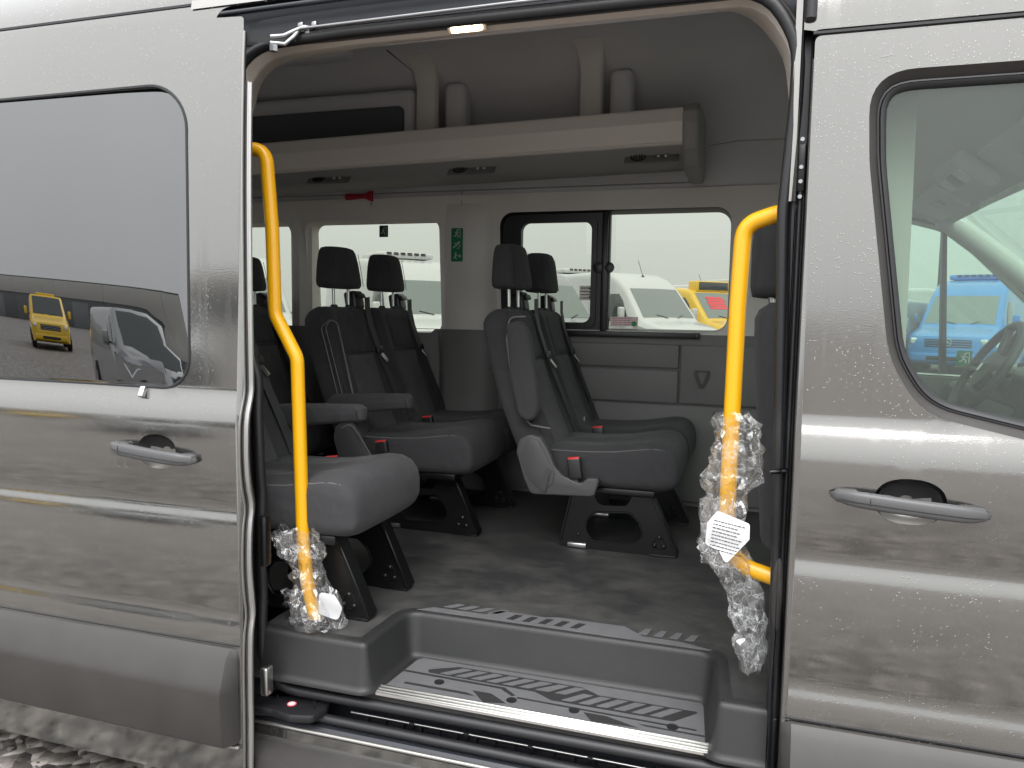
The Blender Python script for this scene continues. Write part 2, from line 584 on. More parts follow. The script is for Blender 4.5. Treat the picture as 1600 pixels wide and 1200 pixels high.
M['dgreen'] = mat('dark_green_sticker', (0.004, 0.05, 0.028), 0.5)
M['paper'] = mat('white_paper', (0.58, 0.58, 0.59), 0.7)
M['flange'] = mat('bright_door_flange', (0.62, 0.61, 0.60), 0.3, 0.9, 0.5)
M['dsteel'] = mat('dull_zinc_steel', (0.30, 0.30, 0.31), 0.35, 1.0)
M['ink'] = mat('black_ink', (0.03, 0.03, 0.035), 0.7)
M['redink'] = mat('red_sheet', (0.85, 0.08, 0.10), 0.6)
M['hammer'] = mat('red_emergency_hammer', (0.42, 0.012, 0.03), 0.4)
M['lamp'] = mat('lit_lamp_lens', (0.9, 0.85, 0.75), 0.4, emit=((1.0, 0.72, 0.42), 6.0))
M['dash'] = mat('dashboard_grey', (0.05, 0.053, 0.053), 0.55, bump=(400, 0.2, 0.001))
M['cabtrim'] = mat('cab_headliner', (0.74, 0.745, 0.73), 0.8, bump=(400, 0.15, 0.001))
M['clear'] = glass('clear_side_glass', (0.345, 0.36, 0.315), 1.45)
M['cabglass'] = glass('green_tinted_cab_glass', (0.50, 0.605, 0.53), 1.5, haze=0.045, hazecol=(0.66, 0.77, 0.71))  # pale haze colour stands in for sky mirrored in the pane
M['privacy'] = glass('dark_privacy_glass', (0.03, 0.03, 0.033), 2.35, 0.0, 1.0)

def backlit_paper(name, col):
    """paper stuck on a pane: daylight shines through it"""
    m = bpy.data.materials.new(name); m.use_nodes = True
    nt = m.node_tree; nt.nodes.clear()
    out = nt.nodes.new('ShaderNodeOutputMaterial')
    df = nt.nodes.new('ShaderNodeBsdfDiffuse'); df.inputs[0].default_value = (*col, 1)
    tl = nt.nodes.new('ShaderNodeBsdfTranslucent'); tl.inputs[0].default_value = (*col, 1)
    mx = nt.nodes.new('ShaderNodeMixShader'); mx.inputs[0].default_value = 0.6
    nt.links.new(df.outputs[0], mx.inputs[1]); nt.links.new(tl.outputs[0], mx.inputs[2]); nt.links.new(mx.outputs[0], out.inputs[0])
    return m
M['wpaper'] = backlit_paper('window_label_paper', (0.85, 0.83, 0.83))
M['ppaper'] = backlit_paper('pale_pink_label', (0.85, 0.74, 0.77))

def weave_mat(name, col, scale, strength, var=0.12, pattern=0.0):
    m = mat(name, col, 0.92, sheen=0.05, var=(7, var))
    nt = m.node_tree; b = nt.nodes['Principled BSDF']; L = nt.links
    tc = nt.nodes.new('ShaderNodeTexCoord')
    n = nt.nodes.new('ShaderNodeTexNoise'); n.inputs['Scale'].default_value = scale; n.inputs['Detail'].default_value = 2
    L.new(tc.outputs['Object'], n.inputs['Vector'])
    w = nt.nodes.new('ShaderNodeTexVoronoi'); w.inputs['Scale'].default_value = scale * 0.25
    L.new(tc.outputs['Object'], w.inputs['Vector'])
    wr = nt.nodes.new('ShaderNodeTexNoise'); wr.inputs['Scale'].default_value = 13; wr.inputs['Detail'].default_value = 2
    L.new(tc.outputs['Object'], wr.inputs['Vector'])
    a = nt.nodes.new('ShaderNodeMath'); a.operation = 'MULTIPLY_ADD'; a.inputs[1].default_value = pattern
    L.new(w.outputs['Distance'], a.inputs[0]); L.new(n.outputs['Fac'], a.inputs[2])
    bp0 = nt.nodes.new('ShaderNodeBump'); bp0.inputs['Strength'].default_value = 0.5; bp0.inputs['Distance'].default_value = 0.02
    L.new(wr.outputs['Fac'], bp0.inputs['Height'])
    bp = nt.nodes.new('ShaderNodeBump'); bp.inputs['Strength'].default_value = strength; bp.inputs['Distance'].default_value = 0.002
    L.new(a.outputs[0], bp.inputs['Height']); L.new(bp0.outputs[0], bp.inputs['Normal']); L.new(bp.outputs[0], b.inputs['Normal'])
    return m
M['fabric'] = weave_mat('black_seat_fabric', (0.034, 0.034, 0.037), 700, 0.4)
M['insert'] = weave_mat('charcoal_patterned_fabric', (0.062, 0.062, 0.063), 520, 0.6, 0.15, 1.5)
M['vinyl'] = weave_mat('seat_side_vinyl', (0.040, 0.040, 0.043), 900, 0.25, 0.06)

def floor_mat():
    m = mat('black_vinyl_floor', (0.034, 0.034, 0.034), 0.5, bump=(650, 0.3, 0.001))
    nt = m.node_tree; b = nt.nodes['Principled BSDF']; L = nt.links
    tc = nt.nodes.new('ShaderNodeTexCoord')
    mp = nt.nodes.new('ShaderNodeMapping'); mp.inputs['Scale'].default_value = (1.0, 1.25, 1); mp.inputs['Rotation'].default_value = (0, 0, 0.5)
    L.new(tc.outputs['Object'], mp.inputs['Vector'])
    n = nt.nodes.new('ShaderNodeTexNoise'); n.inputs['Scale'].default_value = 4.5; n.inputs['Detail'].default_value = 10
    n.inputs['Roughness'].default_value = 0.72; n.inputs['Distortion'].default_value = 0.15
    L.new(mp.outputs[0], n.inputs['Vector'])
    cr = nt.nodes.new('ShaderNodeValToRGB')
    cr.color_ramp.elements[0].position = 0.42; cr.color_ramp.elements[0].color = (0.028, 0.028, 0.0285, 1)
    cr.color_ramp.elements[1].position = 0.80; cr.color_ramp.elements[1].color = (0.085, 0.082, 0.078, 1)
    L.new(n.outputs['Fac'], cr.inputs[0]); L.new(cr.outputs[0], b.inputs['Base Color'])
    rr = nt.nodes.new('ShaderNodeMapRange'); rr.inputs['To Min'].default_value = 0.38; rr.inputs['To Max'].default_value = 0.75
    L.new(n.outputs['Fac'], rr.inputs['Value']); L.new(rr.outputs[0], b.inputs['Roughness'])
    return m
M['floor'] = floor_mat()

def ground_mat():
    m = mat('wet_gravel_yard', (0.08, 0.07, 0.065), 0.6)
    nt = m.node_tree; b = nt.nodes['Principled BSDF']; L = nt.links
    tc = nt.nodes.new('ShaderNodeTexCoord')
    v = nt.nodes.new('ShaderNodeTexVoronoi'); v.inputs['Scale'].default_value = 25
    n = nt.nodes.new('ShaderNodeTexNoise'); n.inputs['Scale'].default_value = 0.45; n.inputs['Detail'].default_value = 8
    n2 = nt.nodes.new('ShaderNodeTexNoise'); n2.inputs['Scale'].default_value = 13; n2.inputs['Detail'].default_value = 6
    for q in (v, n, n2): L.new(tc.outputs['Object'], q.inputs['Vector'])
    sp = nt.nodes.new('ShaderNodeSeparateColor'); L.new(v.outputs['Color'], sp.inputs[0])
    cr = nt.nodes.new('ShaderNodeValToRGB')
    e = cr.color_ramp.elements
    e[0].position = 0.0; e[0].color = (0.035, 0.031, 0.029, 1)
    e[1].position = 1.0; e[1].color = (0.33, 0.30, 0.275, 1)
    e2 = e.new(0.55); e2.color = (0.15, 0.134, 0.122, 1)
    L.new(sp.outputs[0], cr.inputs[0])
    mr = nt.nodes.new('ShaderNodeMapRange'); mr.inputs['From Min'].default_value = 0.3; mr.inputs['From Max'].default_value = 0.7
    mr.inputs['To Min'].default_value = 0.85; mr.inputs['To Max'].default_value = 1.15
    L.new(n.outputs['Fac'], mr.inputs['Value'])
    mr2 = nt.nodes.new('ShaderNodeMapRange'); mr2.inputs['From Min'].default_value = 0.3; mr2.inputs['From Max'].default_value = 0.7
    mr2.inputs['To Min'].default_value = 0.5; mr2.inputs['To Max'].default_value = 1.5
    L.new(n2.outputs['Fac'], mr2.inputs['Value'])
    k = nt.nodes.new('ShaderNodeMath'); k.operation = 'MULTIPLY'
    L.new(mr.outputs[0], k.inputs[0]); L.new(mr2.outputs[0], k.inputs[1])
    mx = nt.nodes.new('ShaderNodeMixRGB'); mx.blend_type = 'MULTIPLY'; mx.inputs['Fac'].default_value = 1
    L.new(cr.outputs[0], mx.inputs['Color1']); L.new(k.outputs[0], mx.inputs['Color2']); L.new(mx.outputs[0], b.inputs['Base Color'])
    bp = nt.nodes.new('ShaderNodeBump'); bp.inputs['Strength'].default_value = 0.7; bp.inputs['Distance'].default_value = 0.02
    L.new(v.outputs['Distance'], bp.inputs['Height']); bp.invert = True
    L.new(bp.outputs[0], b.inputs['Normal'])
    rr = nt.nodes.new('ShaderNodeMapRange'); rr.inputs['To Min'].default_value = 0.25; rr.inputs['To Max'].default_value = 0.85
    L.new(n.outputs['Fac'], rr.inputs['Value']); L.new(rr.outputs[0], b.inputs['Roughness'])
    return m
M['ground'] = ground_mat()

# ================================================================== SETTING
g = add('ground', [(-400, -400, GZ), (400, -400, GZ), (400, 400, GZ), (-400, 400, GZ)], [(0, 1, 2, 3)], M['ground'], None, None)
tag(g, 'dark wet gravel yard', None, None, 'structure')

# loose stones beside the van, as far as single stones can be seen
def stones():
    mb = MB(); r_ = random.Random(3)
    for i in range(1500):
        x, y = r_.uniform(-3.2, -1.0), r_.uniform(-0.5, 1.6)
        s = r_.uniform(0.004, 0.013)
        bm = bmesh.new(); bmesh.ops.create_icosphere(bm, subdivisions=1, radius=1.0)
        m3 = Matrix.Rotation(r_.uniform(0, 6.3), 3, 'Z')
        for v in bm.verts:
            k = 0.75 + 0.5 * r_.random()
            v.co = m3 @ Vector((v.co.x * s * k * 1.2, v.co.y * s * k, v.co.z * s * 0.7 * k)) + Vector((x, y, GZ + s * 0.3))
        bm.verts.index_update()
        mb.put([v.co for v in bm.verts], [[v.index for v in f.verts] for f in bm.faces]); bm.free()
    o = mb.build('gravel', mat('loose_gravel_stones', (0.09, 0.082, 0.075), 0.6, var=(60, 0.5)), None, 30)
    tag(o, 'loose gravel stones on the ground under the van', 'gravel', None, 'stuff')
stones()

# ================================================================== VAN: side profile
_TH = [(0.15, 4), (0.25, 2), (0.5, 0), (0.60, 3), (0.63, 8), (0.645, 14), (0.662, 13), (0.675, 0), (0.69, -8), (0.72, -7), (0.78, -2.5),
       (0.84, 1.5), (0.89, 5), (0.92, 9), (0.935, 14), (0.95, 11), (0.965, -6), (0.985, -15), (1.02, -10), (1.06, -4), (1.12, 0.5),
       (1.17, 3.5), (1.190, 7), (1.205, 13), (1.225, 19), (1.25, 20), (1.262, 10), (1.275, -0.3), (1.45, 0.0), (1.8, 1.4), (2.1, 3.5),
       (2.2, 6), (2.3, 12), (2.42, 34), (2.55, 62), (2.62, 75)]
_ZZ = np.arange(0.15, 2.62, 0.002)
_TT = np.interp(_ZZ, [a for a, b in _TH], [b for a, b in _TH])
_YY = np.concatenate([[0], np.cumsum(np.tan(np.radians(_TT[:-1])) * 0.002)])
_YY -= np.interp(1.32, _ZZ, _YY)
_k = np.ones(9) / 9
_YYs = np.convolve(np.pad(_YY, 4, 'edge'), _k, 'valid')
def YS(z): return np.interp(z, _ZZ, _YYs)
ZROWS = sorted(set([0.2, 0.25, 0.3, 0.4, 0.5] + [round(0.6 + 0.006 * i, 4) for i in range(18)] + [round(0.71 + .02 * i, 4) for i in range(10)]
                   + [round(.9 + .006 * i, 4) for i in range(28)] + [round(1.07 + .02 * i, 4) for i in range(7)]
                   + [round(1.2 + .005 * i, 4) for i in range(17)] + [round(1.3 + .05 * i, 4) for i in range(20)] + [2.2 + .02 * i for i in range(22)]))

van = empty('van', (-1.4, 1.0, GZ))
tag(van, 'grey metallic passenger van with its side door slid open', 'van')

# door opening outline (x, z), counter-clockwise
OPEN = [tuple(p) for p in fillet([(-1.290, 0.425), (0.062, 0.432), (0.05, 1.04), (0.036, 1.54), (0.030, 1.71), (0.044, 1.93), (0.046, 2.06), (-0.02, 2.174), (-0.35, 2.176),
                                  (-1.05, 2.178), (-1.37, 2.165), (-1.37, 1.9), (-1.352, 1.44), (-1.300, 1.30), (-1.290, 1.10)],
                                 [.10, .06, .3, .4, .3, .3, .16, .16, .5, .5, .16, .4, .2, .2, .4], 8, True)]
BAND = [tuple(p) for p in fillet([(-1.42, 0.40), (0.072, 0.40), (0.06, 1.04), (0.046, 1.54), (0.040, 1.71), (0.052, 1.93), (0.035, 2.10), (-0.06, 2.222), (-0.35, 2.235),
                                  (-1.05, 2.222), (-1.45, 2.20), (-1.47, 1.9), (-1.43, 1.4), (-1.42, 1.0)],
                                 [.10, .06, .3, .4, .3, .3, .16, .16, .5, .5, .16, .4, .4, .4], 8, True)]
O1 = [tuple(p) for p in fillet([(-1.42, 0.33), (0.062, 0.33), (0.066, 1.0), (0.056, 1.7), (0.066, 1.95), (0.066, 2.283), (-1.42, 2.283)], [.08, .02, 0, .2, .2, .02, .05], 6, True)]
O1H = [tuple(p) for p in fillet([(-1.42, 0.33), (0.09, 0.33), (0.09, 1.95), (0.09, 2.075), (0.066, 2.080), (0.066, 2.283), (-1.42, 2.283)], [.08, 0, 0, 0, 0, .02, .05], 6, True)]
FDH = [tuple(p) for p in fillet([(0.084, 0.22), (1.14, 0.22), (1.14, 1.6), (0.78, 2.078), (0.084, 2.078)], [.02, .1, .3, .3, .015], 6, True)]

# ------------------------------------------------------------------ body side
bs = panel('body_side', [(-4.35, 0.33), (-3.75, 0.24), (-3.6, 0.5), (-3.35, 0.62), (-3.05, 0.62), (-2.8, 0.5), (-2.66, 0.24), (0.075, 0.24), (0.08, 0.235), (0.6, 0.215), (1.16, 0.21), (1.3, 0.5), (1.55, 0.62), (1.85, 0.6),
                         (2.0, 0.4), (2.05, 0.9), (1.9, 1.12), (1.15, 1.24), (1.14, 1.64), (0.80, 2.12), (0.55, 2.45), (-4.35, 2.45)], [O1H, FDH],
           lambda x, z: YS(z) + 0.0 * x, M['paint'], van, np.arange(-4.3, 2.0, .12), ZROWS)
# seams of the upper body
tube('roof_seam', [(x, float(YS(2.30)) + 0.002, 2.30) for x in (-4.3, -3, -1.5)], 0.006, M['black'], bs, 6)
loft('seam_cover', [[(x, float(YS(z)) - 0.004, z) for z in (2.286, 2.292, 2.306, 2.311)] for x in (-1.50, -1.2, -.6, 0.06)], M['paint_plain'], bs, closed=False)
# roof
prof = [(float(YS(z)), z) for z in (2.45, 2.5, 2.55, 2.6)] + [(0.42, 2.70), (0.75, 2.75), (1.0, 2.76), (1.3, 2.75), (1.63, 2.70), (1.85, 2.6), (1.98, 2.45), (2.02, 2.2)]
loft('roof', [[(x, y, z) for y, z in prof] for x in (-4.35, -2, 0, .55)], M['paint_plain'], van, closed=False, ang=60)
# header slope above the windscreen, windscreen and bonnet
loft('front_header', [[(.55, y, z) for y, z in prof], [(.72, y * .94 + .06, 2.0 + (z - 2.2) * .10) for y, z in prof]], M['paint_plain'], van, closed=False, ang=60)

# ------------------------------------------------------------------ shut face round the opening
def ring3(lp, y, dz=0): return [(p[0], y(p[1]) if callable(y) else y, p[1]) for p in lp]
O_in = offset_loop(OPEN, 0.034)
def resample(lp, n, start):
    P = [Vector(p) for p in lp]
    k = min(range(len(P)), key=lambda i: (P[i] - Vector(start)).length)
    P = P[k:] + P[:k] + [P[k]]
    d = [0]
    for a, b in zip(P, P[1:]): d.append(d[-1] + (b - a).length)
    out = []
    for i in range(n):
        t = d[-1] * i / n
        j = max(q for q in range(len(d)) if d[q] <= t)
        j = min(j, len(P) - 2)
        s = (t - d[j]) / max(1e-9, d[j + 1] - d[j])
        out.append(tuple(P[j].lerp(P[j + 1], s)))
    return out
NR = 200
r_o1, r_in, r_band = (resample(q, NR, (0.055, 1.2)) for q in (O1, O_in, BAND))
loft('door_shut_face', [ring3(r_o1, lambda z: float(YS(z)) + .001), ring3(r_o1, lambda z: float(YS(z)) + .03), ring3(r_in, lambda z: .062 + float(YS(z)) * .5), ring3(r_in, .085)], M['track'], van, ang=30)
_bm = bmesh.new(); _sf = bpy.data.objects['door_shut_face']; _bm.from_mesh(_sf.data)
bmesh.ops.delete(_bm, geom=[f for f in _bm.faces if f.calc_center_median().z < .405 and -1.33 < f.calc_center_median().x < .02], context='FACES')
_bm.to_mesh(_sf.data); _bm.free()
tube('door_seal', [(p[0], 0.045 + 0.45 * float(YS(p[1])), p[1]) for p in resample(offset_loop(OPEN, .0135), 220, (0.055, 1.2))], 0.0145, M['rubber'], van, 12, True)
ynear = lambda z: 0.085 + 0.165 * min(1, max(0, (z - 1.85) / 0.22))
r_open = resample(OPEN, NR, (0.055, 1.2))
r_lip = [(x + (.014 if x > -.2 else (-.085 if x < -1.1 else 0)) * min(1, max(0, (2.12 - z) / .25)), z) for x, z in r_open]
loft('header_trim', [ring3(r_in, .062), ring3(r_in, .070), ring3(r_lip, .104), ring3(offset_loop(r_lip, -.001), .110), ring3(r_band, lambda z: max(.118, ynear(z)))], M['headlight_band'], van, ang=28)
_ht = bpy.data.objects['header_trim'].data
_ht.materials.append(M['trim_lo'])
for _p in _ht.polygons:
    if _p.center.z < 1.93: _p.material_index = 1
panel('near_wall_trim', [(-4.1, .40), (.32, .40), (.32, 2.5), (-4.1, 2.5)], [BAND], lambda x, z: 0.085 + 0.165 * np.clip((z - 1.85) / 0.22, 0, 1), M['trim_up'], van, None, None)

# painted strip of the B-pillar, black channel with the lock and the striker
zz = [0.35 + .03 * i for i in range(64)]
loft('pillar_strip', [[(0.050, .034 + .4 * float(YS(z)), z), (0.0625, .026 + .4 * float(YS(z)), z), (0.066, .03 + .4 * float(YS(z)), z)] for z in zz if z > 1.70], M['paint_plain'], van, closed=False, ang=60)
chan = loft('pillar_channel', [[(0.056, .045 + .4 * float(YS(z)), z), (0.066, .046 + .4 * float(YS(z)), z), (0.068, .05 + .4 * float(YS(z)), z), (0.084, .05 + .4 * float(YS(z)), z), (.086, .012 + float(YS(z)), z)] for z in zz], M['black'], van, closed=False, ang=30)
tube('channel_seal', [(0.075, .036 + .4 * float(YS(z)), z) for z in zz if z < 1.78], 0.006, M['rubber'], chan, 8)
box('lock_plate', (0.075, 0.035, 1.80), (0.018, .012, 0.10), M['blackmetal'], chan, .003)
for k, dz in enumerate((-.062, -.03, .0, .058)):
    lathe('bolt', [(.0045, -.004), (.0045, .002), (.003, .004)], (0.074, 0.026, 1.80 + dz), M['dsteel'], chan, 'y', 8)
box('striker_plate', (0.072, 0.028, 1.145), (0.016, .006, 0.055), M['blackmetal'], chan, .002)
tube('striker_pin', [(0.072, 0.02, 1.145), (0.072, .008, 1.145), (0.040, .004, 1.14)], 0.0055, M['blackmetal'], chan, 8)
loft('hinge_cover', [[(0.068 + .012 * math.cos(a) * s, .024 - d, .86 + .085 * math.sin(a) * s) for a in np.linspace(0, 6.283, 20)[:-1]] for s, d in ((1, 0), (1, .006), (.7, .010))], M['clad'], chan, cap1=True)
box('lower_latch', (0.074, 0.03, 0.50), (0.018, .02, 0.14), M['blackmetal'], chan, .004)
tube('upper_drip_channel', [(0.078, .012, 2.3), (0.078, .012, 2.10)], 0.012, M['rubber'], chan, 8)

# ------------------------------------------------------------------ upper track
hd = box('upper_track', (-0.68, 0.085, 2.235), (1.46, 0.03, 0.10), M['track'], van, .006)
tube('track_rail', [(-1.16, .034, 2.204), (-.6, .034, 2.209), (-.1, .034, 2.209), (0.03, .036, 2.205)], 0.0042, M['dsteel'], hd, 8)
tube('track_lip', [(-1.40, .03, 2.262), (-.6, .03, 2.268), (0.04, .03, 2.268)], 0.007, M['track'], hd, 8)

# ------------------------------------------------------------------ sill under the opening
sill = loft('sill', [[(x, y, z) for y, z in ((.09, .43), (.10, .41), (.105, .302), (.06, .296), (.034, .298), (.026, .338), (.012, .345), (-.004, .343), (-.018, .33), (-.024, .31), (-.026, .24))] for x in (-1.42, -1.0, -.4, 0.06)], M['track'], van, closed=False, ang=35)
tube('sill_rubber', [tuple(p) for p in fillet([(-1.40, .022, .44), (-1.375, .022, .375), (-1.25, .018, .357), (-.6, .014, .357), (.06, .012, .357)], .06, 6)], 0.0135, M['rubber'], sill, 10)
tube('sill_edge', [(-1.40, -.018, .333), (-.6, -.018, .333), (.06, -.018, .333)], 0.0065, M['paint_plain'], sill, 8)
tube('lower_rail', [(-1.05, .090, .346), (-.55, .090, .348), (-.16, .090, .348)], 0.0040, M['alu'], sill, 8)
for i in range(17):
    box('rail_block', (-1.02 + .054 * i, .100, .327), (.046, .012, .020), M['black'], sill, .002)
for x in (-.86, -.70, -.52, -.36):
    lathe('rivet', [(.009, 0), (.009, -.004), (.005, -.006)], (x, .084, .346), M['black'], sill, 'y', 8)
box('rail_end', (-.17, .092, .335), (.05, .012, .04), M['dsteel'], sill, .002)
prism('rocker_step', [(-.012, .308), (-.030, .304), (-.034, .292), (-.078, .270), (-.088, .235), (-.08, .15), (-.012, .15)], YZ, -1.30, .07, M['clad'], van, .006)
# rear and front wheels (outside the picture, they carry the van)
for x in (-3.2, 1.68):
    w_ = lathe('wheel', [(.20, .02), (.30, 0), (.335, .03), (.345, .08), (.345, .16), (.33, .22), (.2, .23)], (x, .03, GZ + .345), M['tyre'], van, 'y', 32)
    lathe('rim', [(.02, .03), (.05, .02), (.10, .05), (.19, .035), (.205, .01)], (x, .03, GZ + .345), M['silver'], w_, 'y', 24)
    w2 = lathe('wheel', [(.20, .02), (.30, 0), (.335, .03), (.345, .08), (.345, .16), (.33, .22), (.2, .23)], (x, 1.78, GZ + .345), M['tyre'], van, 'y', 32)
box('underbody', (-1.2, 1.03, .24), (6.2, 1.86, .12), M['black'], van, .02)

# ================================================================== SLIDING DOOR
SY = -0.10
def fsd(x, z): return SY + YS(z) + 0.012 * ((np.asarray(x) + 1.9) / .7) ** 2 - 0.010
sd_out = [tuple(p) for p in fillet([(-2.66, .21), (-1.25, .21), (-1.25, 2.205), (-1.9, 2.235), (-2.66, 2.235)], [.02, .012, .012, .5, .05], 5, True)]
SDW = rrect(-2.50, 1.268, -1.412, 2.052, [.09, .085, .12, .12], 10)
def ell(cx, cz, a, b, n=28, p=2.3):
    return [(cx + a * math.copysign(abs(math.cos(t)) ** (2 / p), math.cos(t)), cz + b * math.copysign(abs(math.sin(t)) ** (2 / p), math.sin(t))) for t in [2 * math.pi * k / n for k in range(n)]]
SDC = ell(-1.502, 1.100, .062, .046)
sd = panel('sliding_door', sd_out, [SDW, SDC], fsd, M['paint'], van, np.arange(-2.64, -1.25, .06), ZROWS)
tag(sd, 'open sliding side door in grey paint with dark privacy window')
panel('door_window', offset_loop(SDW, -.002), [], lambda x, z: fsd(x, z) + .003 + 0.010 * ((x + 1.96) / .55) ** 2 + .034 * (x + 2.0) * (z - 1.66) - .006 * np.exp(-((x + 1.43) / .10) ** 2 - ((z - 1.29) / .10) ** 2), M['privacy'], sd, np.arange(-2.5, -1.4, .05), np.arange(1.28, 2.05, .05))
tube('window_gasket', [(p[0], float(fsd(p[0], p[1])) + .001, p[1]) for p in SDW], 0.0048, M['rubber'], sd, 6, True)
ins = [(-2.6, .25), (-1.29, .25), (-1.29, 2.18), (-2.6, 2.18)]
panel('inner_door_panel', ins, [], lambda x, z: 0 * x + SY + .075 + YS(z) * .3, M['trim_lo'], sd, None, None, True)

def bowl(name, c, fs, parent, depth, a, b):
    lp = ell(0, 0, 1, 1)
    loops = []
    for s, d in ((1.0, 0.0), (.97, .006), (.9, .018), (.75, depth * .8), (.5, depth), (.2, depth * 1.03)):
        loops.append([(c[0] + u * a * s, float(fs(c[0] + u * a * s, c[1] + v * b * s)) + d, c[1] + v * b * s) for u, v in lp])
    o = loft(name, loops, M['paint_plain'], parent, cap1=True, ang=80)
    o.data.materials.append(M['black'])
    for q in o.data.polygons:
        if q.center.z > c[1] + .004: q.material_index = 1
    return o

def door_handle(c, fs, parent, L, tilt, split):
    cx, cz = c
    bowl('handle_recess', (cx + .004, cz), fs, parent, .038, .0618, .0458)
    ys = float(fs(cx, cz))
    up = [(cx + .0605 * math.cos(t), ys - .001, cz + .045 * math.sin(t)) for t in np.linspace(.35, 2.8, 16)]
    # grip: lofted bar, fatter in the middle, standing proud of the skin
    loops = []
    for s in np.linspace(-1, 1, 25):
        e = (1 - abs(s) ** 6) ** .5
        x = cx + s * L / 2
        z0 = cz + s * tilt
        hz = .0175 * max(.25, e); hy = .011 * max(.3, e)
        yc = float(fs(x, cz)) - .021 - .012 * (1 - s * s)
        if abs(s) > .72: yc += .012 * (abs(s) - .72) / .28
        loops.append([(x, yc + hy * math.copysign(abs(math.sin(t)) ** .7, math.sin(t)), z0 + hz * math.copysign(abs(math.cos(t)) ** .7, math.cos(t))) for t in np.linspace(0, 2 * math.pi, 17)[:-1]])
    h = loft('door_handle', loops, M['handle'], parent, cap0=True, cap1=True, ang=60)
    for s in (-.78, .78):
        x = cx + s * L / 2
        box('handle_foot', (x, float(fs(x, cz)) - .008, cz + s * tilt), (.05, .026, .026), M['handle'], h, .008)
    sx = cx + split * L / 2
    tube('handle_seam', [(sx, float(fs(sx, cz)) - .021 - .012 * (1 - split ** 2) - .0112 * math.cos(t), cz + split * tilt + .0178 * math.sin(t)) for t in np.linspace(-1.5, 1.5, 9)], .0009, M['black'], h, 5)
    tube('handle_crease', [(cx + s * L / 2, float(fs(cx + s * L / 2, cz)) - .0325 - .012 * (1 - s * s) + (.012 * (abs(s) - .72) / .28 if abs(s) > .72 else 0), cz + s * tilt - .004) for s in np.linspace(-.9, .9, 19)], .0009, M['black'], h, 5)
door_handle((-1.507, 1.098), fsd, sd, .275, -.012, -.62)
# clip on the window edge
box('window_clip', (-1.556, float(fsd(-1.556, 1.25)) - .006, 1.255), (.016, .014, .03), M['steel'], sd, .003, rot=rot3('X', -25))

def cladding(name, x0, x1, base, parent, m, end='both'):
    prof = [(-.004, .592), (-.012, .590), (-.030, .568), (-.052, .500), (-.056, .490), (-.057, .478), (-.052, .345), (-.046, .333), (-.010, .330)]
    loops = []
    for x, k in ((x0, 0.15), (x0 + .006, .55), (x0 + .022, 1), ((x0 + x1) / 2, 1), (x1 - .022, 1), (x1 - .006, .55), (x1, .15)):
        loops.append([(x, base + p[0] * k, p[1] - (1 - k) * (.012 if p[1] > .45 else 0)) for p in prof])
    return loft(name, loops, m, parent, closed=False, ang=32)
cladding('lower_cladding', -2.655, -1.262, SY + float(YS(.55)) + .006, sd, M['clad'])
tube('cladding_edge', [(x, float(fsd(x, .325)) - .006, .322) for x in (-2.65, -2.2, -1.8, -1.4, -1.258)], .0055, M['paint_plain'], sd, 8)
tube('cladding_top_gap', [(x, float(fsd(x, .597)) - .0005, .597) for x in np.linspace(-2.65, -1.255, 12)], .003, M['black'], sd, 6)
# leading edge: rubber strip and bright flange following the section
ze = [.23 + .02 * i for i in range(int((2.19 - .23) / .02))]
loft('edge_return', [[(-1.25, float(fsd(-1.25, z)), z), (-1.248, float(fsd(-1.25, z)) + .002, z), (-1.2475, float(fsd(-1.25, z)) + .006, z), (-1.262, float(fsd(-1.25, z)) + .009, z)] for z in ze], M['paint_plain'], sd, closed=False, ang=70)
tube('edge_rubber', [(-1.254, float(fsd(-1.25, z)) + .012, z) for z in ze], .005, M['black'], sd, 8)
loft('edge_flange', [[(-1.258, float(fsd(-1.25, z)) + .017, z), (-1.2465, float(fsd(-1.25, z)) + .018, z), (-1.2455, float(fsd(-1.25, z)) + .020, z), (-1.246, float(fsd(-1.25, z)) + .025, z), (-1.241, float(fsd(-1.25, z)) + .026, z), (-1.2405, float(fsd(-1.25, z)) + .031, z), (-1.27, float(fsd(-1.25, z)) + .033, z)] for z in ze if z < 2.06], M['flange'], sd, closed=False, ang=30)
tube('edge_seal', [(-1.262, float(fsd(-1.25, z)) + .046, z) for z in ze if z < 1.24], .011, M['black'], sd, 8)
box('door_lock', (-1.238, SY - .0 + .065, .86), (.02, .03, .14), M['blackmetal'], sd, .006)
box('door_guide', (-1.236, SY + .06, .47), (.025, .03, .08), M['steel'], sd, .006)
# roller arms
arm = loft('upper_roller_arm', [[(x, y, z + dz) for dz in (.008, -.008)] for x, y, z in ((-1.30, -.05, 2.165), (-1.22, .0, 2.17), (-1.17, .03, 2.18))], M['blackmetal'], sd, closed=False)
for pts in ([(-1.225, .0, 2.178), (-1.195, .015, 2.183), (-1.175, .03, 2.198), (-1.155, .045, 2.212), (-1.13, .05, 2.208)], [(-1.225, .0, 2.163), (-1.19, .012, 2.160), (-1.172, .022, 2.180), (-1.168, .04, 2.2)]):
    tube('roller_link', pts, .006, M['dsteel'], arm, 8)
lathe('roller_bolt', [(.011, -.008), (.011, .008), (.006, .012)], (-1.215, -.002, 2.148), M['dsteel'], arm, 'z', 6)
for x, z in ((-1.165, 2.217), (-1.125, 2.215), (-1.145, 2.2)):
    box('roller', (x, .05, z), (.016, .018, .016), M['dsteel'], arm, .004)
la = prism('lower_roller_arm', [tuple(p) for p in fillet([(-1.34, -.055), (-1.22, -.04), (-1.16, -.05), (-1.10, -.035), (-1.085, .02), (-1.10, .06), (-1.20, .05), (-1.34, .0)], .02, 4, True)], XY, .366, .39, M['black'], sd, .006)
